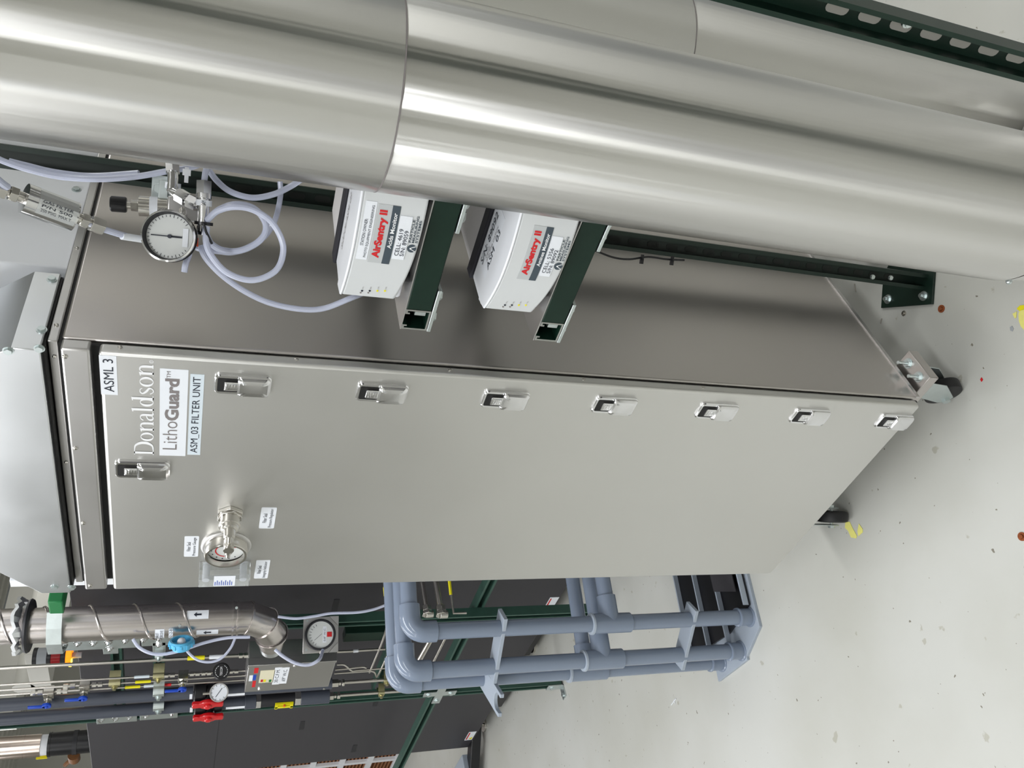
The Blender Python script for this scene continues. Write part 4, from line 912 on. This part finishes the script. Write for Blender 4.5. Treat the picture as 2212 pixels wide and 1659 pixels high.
for k,(a_,b_,c1,lb) in enumerate([((911,1250),(921,1312),(907,1421),'left steel tube with hex union beside the uppermost grey pipes'),((940,1250),(951,1312),(946,1360),'right steel tube with hex union beside the uppermost grey pipes')]):
    a=at(*a_,z=.93); b=at(*b_,z=.93); t=thing('union_tube',lb,'tube',b); mb=MB(); mb.cyl(a,b,.010,seg=16); obj('tube',mb,tubem,t)
    v=(b-a).normalized(); mb=MB(); mb.hexn(b-v*.004,v,.022,.019); mb.hexn(b+v*.02,v,.014,.022); mb.cyl(b+v*.03+Z*.006,b+v*.03-Z*.022,.014,seg=14); obj('hex_union',mb,nickel,t,.001)
a=at(970,1248,z=.86); b=at(974,1285,z=.86); c1=at(980,1325,z=.86); t=thing('union_tube','thin steel tube with a yellow sleeve beside the two union tubes','tube',c1); mb=MB(); mb.tube([a,b,c1,c1-Z*.05],.0045,10); obj('tube',mb,tubem,t); mb=MB(); mb.cyl(a,b,.006,seg=12); obj('sleeve',mb,yel,t)
for pts,rr_,lb in [([(930,1382),(898,1440)],.011,'thick bare steel tube slanting behind the grey elbows'),([(962,1378),(935,1432)],.005,'thin bare steel tube slanting behind the grey elbows')]:
    P=[at(*p,y=.45) for p in pts]; v=(P[1]-P[0]); mb=MB(); mb.cyl(P[0]-v*.4,P[1]+v*.5,rr_,seg=14); o=obj('steel_tube',mb,tubem,None); tag(o,lb,'tube')
# ================================================================== GREY PVC MANIFOLD
pm=thing('pipe_manifold','light grey plastic pipe manifold standing on the floor beside the filter cabinet','pipework',(-1.25,.05,0))
PD=Vector((.276,.961,0)).normalized(); RP=.0245
PL=[(azp(-61.72,2.40),885,1320),(azp(-64.27,2.475),853,1298),(azp(-65.0,2.60),838,1262)]
ZEL=at(887,1362,D=2.40).z; ZTE=at(1318,1345,D=2.40).z
def elbow90(mb,c,d1,d2,R,rr,n=10):
    P=[]
    for k in range(n+1):
        a=PI/2*k/n; P.append(c+d1*(rr-rr*math.sin(a))+d2*(rr-rr*math.cos(a)))
    return P
for k,(c,_,_) in enumerate(PL):
    zt_=ZEL; base=Vector((c.x,c.y,0)); cc=base+Z*zt_
    mb=MB(); mb.cyl(base+Z*.012,base+Z*(zt_-.06),RP,seg=32); obj('upright_pipe',mb,pvc,pm)
    P=[cc-Z*.075,cc-Z*.05]+elbow90(None,cc,-Z,PD,RP,.042)[0:]+[cc+PD*.05,cc+PD*.078]
    mb=MB(); mb.tube(P,RP+.0065,28); e=obj('elbow_fitting',mb,pvc,pm,ang=50)
    mb=MB(); L=.68; mb.cyl(cc+PD*.06,cc+PD*L,RP,seg=32); obj('branch_pipe',mb,pvc,pm)
    ct=base+Z*ZTE
    mb=MB(); mb.cyl(ct-Z*.068,ct+Z*.068,RP+.0065,seg=32); mb.cyl(ct,ct+PD*.085,RP+.0065,seg=32); obj('tee_fitting',mb,pvc,pm)
    mb=MB(); mb.lathe(ct+Z*.064,Z,[(0,RP),(0,RP+.009),(.006,RP+.008),(.007,RP)],32,cap=False); obj('weld_ring',mb,pvcsheet,pm)
    mb=MB(); mb.cyl(ct+PD*.08,ct+PD*L,RP,seg=32); obj('branch_pipe',mb,pvc,pm)
    mb=MB(); mb.cyl(base+Z*.012,base+Z*.062,RP+.004,seg=32); mb.lathe(base+Z*.010,Z,[(0,RP),(0,RP+.010),(.004,RP+.009),(.006,RP+.004)],32,cap=False); mb.lathe(base+Z*.058,Z,[(0,RP),(0,RP+.007),(.004,RP+.006),(.005,RP)],32,cap=False); obj('base_socket',mb,pvc,pm)
# spacer brackets between the pipes
p1_,p2_,p3_=[Vector((c.x,c.y,0)) for c,_,_ in PL]
bd=(p2_-p1_).normalized(); bn=bd.cross(Z)
def brk(z,a,b,ext0,ext1,name='spacer_bracket'):
    v=(b-a).normalized(); nn=v.cross(Z); mb=MB(); A=a-v*ext0; B=b+v*ext1; mb.obox((A+B)/2+Z*z+nn*.006,v,nn,Z,(B-A).length/2,.030,.006); return obj(name,mb,pvcsheet,pm,.001)
zb1=at(1088,1360,D=2.38).z; zb2=at(1500,1345,D=2.38).z
brk(zb1,p1_,p2_,.045,.045); brk(zb2,p1_,p2_,.045,.045)
# forked bracket with an empty saddle
fc=at(1074,1514,z=zb1-.003); fa=Vector((p3_.x,p3_.y,0)); fcv=Vector((fc.x,fc.y,0)); v=(fcv-fa).normalized(); nn=Z.cross(v); w2=.036; P=[fa-v*.04-nn*w2,fa-v*.04+nn*w2]
E_=fcv+v*.028
P+= [E_+nn*w2,E_+nn*(w2-.012)]
for k in range(9):
    a=PI*k/8; P.append(fcv+v*(.004-.026*math.sin(a))+nn*(.026*math.cos(a)))
P+=[E_-nn*(w2-.012),E_-nn*w2]
mb=MB(); mb.prism([q+Z*(zb1-.012) for q in P],Z*.012); obj('fork_bracket',mb,pvcsheet,pm,.001)
# base plates
q=[at(*p,z=.0) for p in [(1620,1243),(1647,1353),(1620,1425),(1583,1455)]]
bx=Vector((1,0,0)); 
mb=MB(); dB=(q[0]-q[1]).normalized()
mb.prism([q[1]+Z*.0,q[1]+dB*.9,q[1]+dB*.9+(-1)*dB.cross(-Z)*-.0-Vector((.14,-.03,0)),q[1]-Vector((.14,.045,0))],Z*.012); obj('base_plate',mb,pvcsheet,pm,.001)
q2=at(1620,1425,z=0); mb=MB(); mb.prism([q2,q2+dB*.45,q2+dB*.45-Vector((.20,.0,0)),q2-Vector((.20,-.02,0))],Z*.011); obj('base_plate',mb,pvcsheet,pm,.001)
# dark slatted tray behind (open rows)
sl=thing('slatted_tray','low black tray with grey dividers on the floor behind the grey pipe manifold','tray',(-1.3,.4,0))
E=[(1456,1245,1489,1395),(1497,1245,1518,1325),(1543,1245,1560,1300),(1592,1243,1608,1298)]
A=[at(x_,y_,z=.034) for x_,y_ in ((1458,1245),(1499,1245),(1542,1245),(1596,1243))]; 
ends=[.28,.26,.24,.10]
tr0=A[0]; across=(A[3]-A[0]).normalized(); al=-dB
for k in range(4):
    a=A[k]; mb=MB(); 
    L0=a+dB*.35; L1=a+al*ends[k]*1.0; mb.obox((L0+L1)/2-Z*.0,al,across,Z,(L1-L0).length/2,.0035,.009); obj('divider',mb,pvcsheet,sl)
mb=MB(); L0=A[0]+dB*.35; P=[A[0]+dB*.35,A[0]+al*.30,A[2]+al*.20,A[3]+al*.10,A[3]+dB*.35]; mb.prism([Vector((p.x,p.y,.016)) for p in P],Z*.008); obj('tray_base',mb,blackpl,sl)
mb=MB(); P=[A[2]+dB*.35,A[2]+al*.055,A[3]+al*.055+across*-.02,A[3]+dB*.35-across*.02]; mb.prism([Vector((p.x,p.y,.045)) for p in P],Z*.004); obj('tray_cover',mb,char,sl)
# ================================================================== INLINE FILTER, REGULATOR AND TUBING NEAR THE POST
a=at(35,422,D=1.30); b=at(165,470,D=1.33); v=(b-a).normalized()
ff=thing('inline_filter','polished steel inline gas filter hanging above the cabinet top','filter',(a+b)/2)
mb=MB(); L=(b-a).length; mb.lathe(a,v,[(L*.12,.016),(L*.125,.0215),(L*.97,.0215),(L*.975,.016)],36); fo=obj('filter_body',mb,chrome,ff)
n=(CP-(a+b)/2).normalized(); sd=v.cross(n).normalized(); n=(n-v*n.dot(v)).normalized()
mb=MB(); N=6
for k in range(N):
    a0=-1.0+2.0*k/N; a1=-1.0+2.0*(k+1)/N; R_=.0219
    q=[a+v*t_+ (n*math.cos(z_+.35)+sd*-math.sin(z_+.35))*R_ for t_,z_ in ((L*.30,a0),(L*.94,a0),(L*.94,a1),(L*.30,a1))]; mb.poly(q)
lb=obj('filter_label',mb,galv,fo)
for k,s in enumerate(('AERONEX GATEKEEPER','FILTER 500CF','MAX 250 PSIG MAX T')):
    s=('GAS FILTER','P/N 500','250 PSIG  MAX T')[k]
    text('lettering',s,a+v*L*.36+n*.0222+n.cross(v)*(.004-k*.0065),v,n.cross(v),L*.5,.004,inkd,fo)
for P0,dv in ((a+v*L*.12,-v),(b-v*L*.025,v)):
    mb=MB(); mb.cyl(P0,P0+dv*.012,.008,seg=14); mb.hexn(P0+dv*.008,dv,.010,.011); mb.cyl(P0+dv*.018,P0+dv*.024,.006,seg=12); mb.hexn(P0+dv*.022,dv,.018,.0125); obj('end_fitting',mb,nickel,ff,.0005)
hose('clear tube leaving the inline filter toward the regulator gauge',[(188,480,1.335),(215,492,1.34),(262,507,1.36),(320,521,1.40),(350,523,1.45)],rr=.0048)
t=hose('clear tube entering the inline filter from above',[(-30,365,1.24),(0,392,1.27),(16,404,1.285)],rr=.0048)
mb=MB(); p_=at(263,510,D=1.36); q_=at(308,517,D=1.385); mb.cyl(p_,q_,.0054,seg=14); o=obj('tube_marker',mb,paper,None); tag(o,'white printed sleeve on the tube between filter and gauge','sleeve')
# regulator
c=at(340,448,D=1.46); rg=thing('pressure_regulator','steel pressure regulator with black knob and white round gauge near the big duct','regulator',c)
dn=(at(460,455,D=1.46)-at(245,438,D=1.46)).normalized()
k0=at(238,440,D=1.46); mb=MB(); mb.lathe(k0,dn,[(0,.0105),(.002,.0125),(.022,.0125),(.024,.011)],20); obj('knob',mb,blackpl,rg)
mb=MB(); mb.cyl(k0+dn*.022,k0+dn*.034,.006,seg=14); mb.hexn(k0+dn*.030,dn,.010,.009); mb.lathe(k0+dn*.040,dn,[(0,.010),(.002,.0165),(.045,.0165),(.047,.014)],28); b_=obj('bonnet',mb,nickel,rg)
mb=MB(); mb.lathe(k0+dn*.058,dn,[(0,.0168),(.012,.0168)],28,cap=False); obj('bonnet_label',mb,paper,b_)
body=k0+dn*.11; n,er=facing(body)
mb=MB(); mb.obox(body,dn,er,n,.026,.020,.018); obj('regulator_body',mb,steel,rg,.003)
mb=MB(); q=at(352,400,D=1.5); mb.obox(at(350,412,D=1.49),Z,er,n,.016,.024,.002); mb.obox(at(352,432,D=1.46),Z,er,n,.007,.032,.006); mb.hexn(at(346,408,D=1.475),n,.012,.010); obj('mount_bracket',mb,zinc,rg,.001)
cg=at(365,510,D=1.36); n=(CP-cg).normalized(); n=(n+Z*.25+Vector((.1,0,0))).normalized(); er=Z.cross(n).normalized(); up=n.cross(er)
mb=MB(); mb.lathe(cg-n*.022,n,[(0,.029),(.002,.037),(.018,.038),(.022,.0395),(.028,.0395),(.030,.037),(.030,.0365)],44,cap=False); go=obj('gauge_case',mb,chrome,rg)
mb=MB(); mb.lathe(cg-n*.022,n,[(.030,.0366),(.0305,.0366),(.016,.0335),(.0155,.0335)],44,cap=False); obj('gauge_inner_rim',mb,chard,rg)
mb=MB(); mb.lathe(cg-n*.024,n,[(0,.034),(.008,.0385),(.013,.0392)],44); obj('gauge_boot',mb,rubber,go)
mb=MB(); mb.cyl(cg-n*.008,cg-n*.005,.0352,seg=40); dl=obj('gauge_dial',mb,dialm,rg)
mb=MB(); mb.obox(cg-n*.0035+up*.006,up,n,er,.021,.0004,.0008); mb.obox(cg-n*.0035-up*.008,up,n,er,.010,.0004,.0014); mb.cyl(cg-n*.005,cg-n*.002,.003,seg=12); obj('gauge_pointer',mb,inkd,dl)
mb=MB()
for k in range(28):
    a=math.radians(-50+k*10.4); v_=er*math.cos(a)+up*math.sin(a); L_=.003 if k%4 else .0045; mb.obox(cg-n*.0045+v_*.031,v_,n,v_.cross(n),L_/2,.0002,.00035)
obj('gauge_scale',mb,inkd,dl)
mb=MB(); mb.obox(cg-n*.0040-up*.023,er,up,n,.014,.004,.0003); obj('gauge_sticker',mb,paper,dl)
mb=MB(); mb.tube([body+n*.01,body-er*.02+n*.02,cg-n*.02],.009,12,smooth=4); obj('gauge_stem',mb,nickel,rg)
# tee fittings chain
F=[at(372,352,D=1.44),at(374,385,D=1.43),at(372,412,D=1.42),at(385,420,D=1.41),at(408,434,D=1.40),at(432,445,D=1.39),at(440,455,D=1.39)]
mb=MB(); mb.tube([F[0],F[1],F[2]],.0085,14); mb.tube([F[2],F[3],F[4],F[5]],.0075,14); 
for p_,d_ in ((F[0],F[1]-F[0]),(F[3],F[4]-F[3]),(F[4],F[5]-F[4])): mb.hexn(p_,d_,.016,.0115)
obj('tee_fitting',mb,chrome,rg)
G=[at(441,392,D=1.39),at(440,430,D=1.385),at(440,470,D=1.38),at(436,500,D=1.38)]
mb=MB(); mb.tube(G,.0085,14); mb.hexn(G[0],G[1]-G[0],.020,.0125); mb.cyl(G[1]-(G[1]-G[0])*.3,G[1],.0115,seg=16); mb.hexn(G[2]+(G[3]-G[2])*.6,G[3]-G[2],.014,.009); obj('tee_fitting',mb,chrome,rg)
def bandt(s,p_):
    n_,e_=facing(p_); mb=MB(); mb.lathe(p_-e_*.007,e_,[(0,.0118),(.009,.0118)],18,cap=False); o=obj('tag_band',mb,paper,rg); text('lettering',s,p_+n_*.0122+Z*.003*-1-e_*.006,e_,Z,.007,.007,inkd,o)
bandt('CD',at(374,398,D=1.43)); bandt('SAM',at(441,435,D=1.387))
mb=MB(); c=at(440,482,D=1.375); n_,e_=facing(c); mb.lathe(c-e_*.003,e_,[(0,.014),(.005,.014)],18,cap=False); mb.tube([c+n_*.014,c+n_*.018-e_*.012-Z*.004,c+n_*.012-e_*.03-Z*.014],.0022,6); o=obj('cable_tie',mb,blackpl,None); tag(o,'black cable tie bundling the tubes beside the white gauge','cable tie')
mb=MB(); c=at(424,522,D=1.37); mb.cyl(c,c-facing(c)[1]*.001+Z*.004,.004,.001,seg=10); mb.cyl(at(420,530,D=1.37),at(427,514,D=1.37),.006,.001,seg=12); obj('orange_cap',mb,orange,rg)
mb=MB(); c=at(403,378,D=1.42); n_,e_=facing(c); mb.obox(c,e_,Z,n_,.012,.003,.002); mb.obox(c+e_*.004,e_,Z,n_,.005,.006,.004); o=obj('cable_tie',mb,white,None); tag(o,'white cable tie by the fitting next to the duct','cable tie')
# hoses
hose('clear tube sagging from the top left to the first fitting',[(-30,325,1.5),(0,345,1.5),(60,366,1.5),(130,382,1.5),(210,387,1.49),(290,382,1.48),(360,370,1.47),(410,362,1.46),(440,352,1.46)],rr=.0050)
hose('clear tube running close above the sagging one',[(20,348,1.53),(60,358,1.53),(120,372,1.53),(200,380,1.53),(300,374,1.51)],rr=.005)
hose('clear tube bowing across the green posts right of the fittings',[(447,362,1.42),(470,392,1.42),(500,415,1.42),(545,427,1.42),(590,420,1.42),(625,404,1.43),(650,388,1.43)],rr=.0050)
hose('clear tube dropping into the second fitting',[(450,355,1.41),(444,372,1.395),(441,393,1.39)],rr=.0047)
hose('large clear loop coiled right of the white gauge',[(447,476,1.37),(470,456,1.36),(505,447,1.35),(545,453,1.35),(585,478,1.35),(609,520,1.35),(610,555,1.35),(595,585,1.35),(560,603,1.35),(525,603,1.35),(485,585,1.35),(455,550,1.355),(445,520,1.36),(447,490,1.365)],rr=.0049)
hose('smaller clear loop behind the large one, running up past the posts',[(605,392,1.46),(606,420,1.46),(600,455,1.45),(590,485,1.44),(570,512,1.42),(540,532,1.41),(505,545,1.41),(470,543,1.41),(430,537,1.41),(420,530,1.42)],rr=.0046)
hose('inner clear loop joining the fittings to the coil',[(452,470,1.39),(475,452,1.39),(510,441,1.39),(548,450,1.40),(572,478,1.40),(572,505,1.40),(550,528,1.40),(515,542,1.40),(480,540,1.40),(455,525,1.39),(445,505,1.39)],rr=.0052)
hose('long clear tube swinging down to the underside of the upper monitor',[(432,530,1.40),(445,558,1.40),(480,595,1.40),(530,630,1.41),(585,655,1.42),(650,668,1.42),(700,666,1.42),(755,645,1.41),(778,636,1.43),(800,625,1.46)],rr=.0049)
hose('short cut end of clear tube poking out under the white gauge',[(424,518,1.38),(412,530,1.39),(408,550,1.39),(401,570,1.38),(398,588,1.38)],rr=.0047)
# thin black cable along the green post
hose('thin black cable tied along the lower green post',[(1285,541,1.60),(1325,556,1.60),(1360,560,1.60),(1400,555,1.60),(1440,560,1.60),(1478,562,1.60)],rr=.0022,grp='cables',m=blackpl,cat='cable')
for k,(px,py) in enumerate(((1386,564),(1451,567))):
    c=at(px,py,D=1.595); n_,e_=facing(c); mb=MB(); mb.obox(c,e_,Z,n_,.006,.0035,.003); mb.obox(c+e_*.008,e_,Z,n_,.006,.0015,.005); o=obj('cable_tie',mb,blackpl,None); tag(o,'small black cable tie on the thin cable, '+('upper one' if k==0 else 'lower one'),'cable tie')
# ================================================================== SIGNAL LAMP
Yl=.80
c=at(110,1418,y=Yl); zz=lambda px: at(px,1418,y=Yl).z
sgt=thing('signal_lamp','stacked signal lamp with red and lit amber lenses behind the rack','signal lamp',(c.x,Yl,zz(160)))
RL=at(110,1400,y=Yl).x-c.x; RL=.036
def seg_(p0,p1,m,name,r_=RL): mb=MB(); mb.cyl((c.x,Yl,zz(p1)),(c.x,Yl,zz(p0)),r_,seg=28); return obj(name,mb,m,sgt,.001)
seg_(72,81,blackpl,'cap',RL*1.05); seg_(81,103,white if 0 else greyp,'housing'); seg_(103,112,blackpl,'spacer',RL*1.05); seg_(112,133,redl,'red_lens'); seg_(133,144,blackpl,'spacer',RL*1.05); am=seg_(144,156,amber,'amber_lens')
mb=MB(); mb.cyl((c.x-.010,Yl-RL*.75,zz(157)),(c.x-.010,Yl-RL*.75,zz(152)),.016,seg=16); obj('bulb',mb,amberh,am)
mb=MB(); mb.cyl((c.x,Yl,2.2),(c.x,Yl,zz(156)),.012,seg=14); obj('pole',mb,greyp,sgt)
# ================================================================== OVERHEAD BACKGROUND (beyond the dark cabinets)
def yb_(name,label,px,py,z,w,h,m,y0=-0.5,y1=5.2,cat='beam',grp=None,round_=False):
    p=at(px,py,z=z); mb=MB()
    if round_: mb.cyl((p.x,max(y0,1.8),z),(p.x,y1,z),w/2,seg=24)
    else: mb.box(p.x-w/2,p.x+w/2,max(y0,1.8),y1,z-h/2,z+h/2)
    o=obj(name,mb,m,None,.002); tag(o,label,cat,grp); return o
yb_('overhead_beam','cream beam overhead nearest the signal lamp',28,1420,3.0,.26,.2,creamp)
yb_('cable_tray','grey cable tray overhead beyond the signal lamp',8,1420,3.12,.3,.1,greyp,cat='cable tray')
yb_('overhead_pipe','cream pipe overhead just above the dark cabinets',64,1430,2.8,.14,.1,creamp,cat='pipe',round_=True)
yb_('overhead_beam','pale panel beam overhead behind the amber lens',120,1450,2.55,.55,.10,creamp)
yb_('overhead_beam','cream beam overhead above the far left cabinet',60,1560,2.7,.45,.12,creamp)
yb_('cable_tray','grey cable tray overhead above the far left cabinet',80,1640,2.35,.16,.08,greyp,cat='cable tray')
# pinkish pipe with black cylinder above the far-left cabinet
Yk=1.05; zk=lambda px: at(px,1612,y=Yk).z; xk=at(60,1612,y=Yk).x
vp=thing('vertical_pipe','pinkish steel pipe with black cylinder standing above the far left cabinet','pipe',(xk,Yk,2.235))
mb=MB(); mb.cyl((xk,Yk,zk(52)),(xk,Yk,3.4),.058,seg=32); obj('upper_pipe',mb,pinkst,vp)
mb=MB(); mb.cyl((xk,Yk,zk(90)),(xk,Yk,zk(52)),.058,seg=32); mb.cyl((xk,Yk,zk(53)),(xk,Yk,zk(51)),.0595,seg=32); obj('pipe_section',mb,pinkst,vp)
mb=MB(); mb.cyl((xk,Yk,zk(106)),(xk,Yk,zk(84)),.052,.054,seg=32); obj('white_collar',mb,white,vp)
mb=MB(); mb.cyl((xk,Yk,2.236),(xk,Yk,zk(106)),.060,seg=32); mb.cyl((xk,Yk,zk(112)),(xk,Yk,zk(106)),.063,seg=32); obj('black_cylinder',mb,blackpl,vp)
mb=MB(); mb.cyl((xk,Yk,zk(170)),(xk,Yk,zk(160)),.063,seg=32); obj('cylinder_band',mb,chard,vp)
x2=xk-.085; vq=thing('vertical_pipe','narrow pinkish pipe with yellow tag beside the black cylinder','pipe',(x2,Yk,2.3)); mb=MB(); mb.cyl((x2,Yk,zk(125)),(x2,Yk,3.4),.022,seg=24); obj('pipe',mb,pinkst,vq); mb=MB(); mb.cyl((x2,Yk,2.236),(x2,Yk,zk(125)),.013,seg=20); obj('lower_pipe',mb,pinkst,vq)
mb=MB(); mb.box(x2-.026,x2-.018,Yk-.03,Yk-.01,zk(101),zk(76)); obj('yellow_tag',mb,yel,vq)
mb=MB(); q=at(160,1635,y=1.0); mb.cyl(q+X*.03,q-X*.03,.03,seg=18); mb.tube([q-X*.03,q-X*.06-Z*.0+Z*.03,q-X*.10+Z*.05],.012,10); o=obj('brown_valve',mb,brown,None); tag(o,'rusty brown valve beside the narrow pinkish pipe','valve')
# louvred panel past the left end
lv=thing('louvred_panel','white framed panel of brown louvres past the left end of the dark cabinets','panel',(-4.6,1.6,.9))
yy=1.55
for k in range(4):
    x0=-5.2; 
a=at(480,1655,y=yy); b=at(850,1655,y=yy)
zt_,zb_=a.z,b.z
mb=MB(); xx0=min(a.x,b.x)-.7; xx1=max(a.x,b.x)+.25
nz=6; 
for k in range(nz+1): z_=zb_+(zt_-zb_)*k/nz; mb.box(xx0,xx1,yy-.01,yy+.01,z_-.022,z_+.022)
for k in range(4): x_=xx0+(xx1-xx0)*k/3; mb.box(x_-.02,x_+.02,yy-.012,yy+.012,zb_,zt_)
obj('frame',mb,white,lv)
mb=MB()
for k in range(46): z_=zb_+(zt_-zb_)*(k+.5)/46; mb.box(xx0,xx1,yy+.012,yy+.03,z_-.006,z_+.006)
mb.box(xx0,xx1,yy+.05,yy+.06,zb_,zt_); obj('louvres',mb,copper,lv)
# ================================================================== FLOOR DEBRIS
def chip(name,label,cat,pxs,m,h=.0012,grp=None):
    mb=MB(); mb.prism([at(*p,z=0)+Z*.0005 for p in pxs],Z*h); o=obj(name,mb,m,None); tag(o,label,cat,grp)
chip('tape_scrap','torn yellow tape scrap on the floor nearest the cabinet front edge','tape scrap',[(1827,1128),(1836,1127),(1842,1140),(1852,1158),(1850,1163),(1839,1161),(1833,1147),(1826,1140)],yeltape)
chip('tape_scrap','small pointed yellow tape scrap beside the torn one','tape scrap',[(1856,1131),(1864,1143),(1864,1150),(1855,1158),(1853,1148)],yeltape)
chip('tape_scrap','large pale yellow tape scrap at the right border by the duct','tape scrap',[(2201,680),(2203,672),(2211,669),(2225,664),(2235,720),(2214,714),(2206,705),(2202,694)],yeltape)
chip('tape_scrap','deep yellow tape bit above the large pale scrap','tape scrap',[(2197,667),(2204,660),(2215,659),(2215,668),(2203,672)],yel)
chip('tape_scrap','tiny yellow triangle of tape left of the large pale scrap','tape scrap',[(2188,678),(2197,673),(2196,686),(2193,688)],yeltape)
chip('red_chip','small dark red paint chip on the floor right of the castor','paint chip',[(2118,820),(2121,815),(2124,820),(2121,825)],inkr)
chip('white_chip','pale paint fleck on the floor right of the base plate','paint chip',[(2182,707),(2187,704),(2190,710),(2188,716),(2183,714)],greyp,.0008)
def anchor(px,py,label,m,r_=.0075,ring=True):
    q=at(px,py,z=0); t=thing('floor_anchor',label,'anchor',(q.x,q.y,0)); mb=MB()
    if ring: mb.lathe((q.x,q.y,0),Z,[(0,r_),(.002,r_),(.002,r_*.6),(.0005,r_*.55)],20); obj('anchor_sleeve',mb,m,t)
    mb=MB(); mb.cyl((q.x,q.y,0),(q.x,q.y,.005),r_*.45,seg=12); obj('anchor_stud',mb,m,t)
anchor(1953,677,'steel anchor sleeve in the floor next to the green base plate',nickel)
anchor(2034,667,'rusty orange anchor plug in the floor to the right of the base plate',rust,.010)
anchor(2208,1159,'rusty anchor plug at the right border of the floor',rust,.010)
def scrap(px0,py0,px1,py1,label,m=tubem):
    mb=MB(); a=at(px0,py0,z=.002); b=at(px1,py1,z=.002); mb.tube([a,b],.0016,8); o=obj('metal_pin',mb,m,None); tag(o,label,'pin')
scrap(1846,613,1848,629,'small pale pin on the floor in the shadow behind the cabinet'); scrap(1905,688,1902,699,'small metal pin on the floor below the base plate')
scrap(1450,1523,1460,1509,'white sliver on the open floor below the manifold',paper)
scrap(1456,1511,1458,1520,'second white sliver close to the first one',paper)
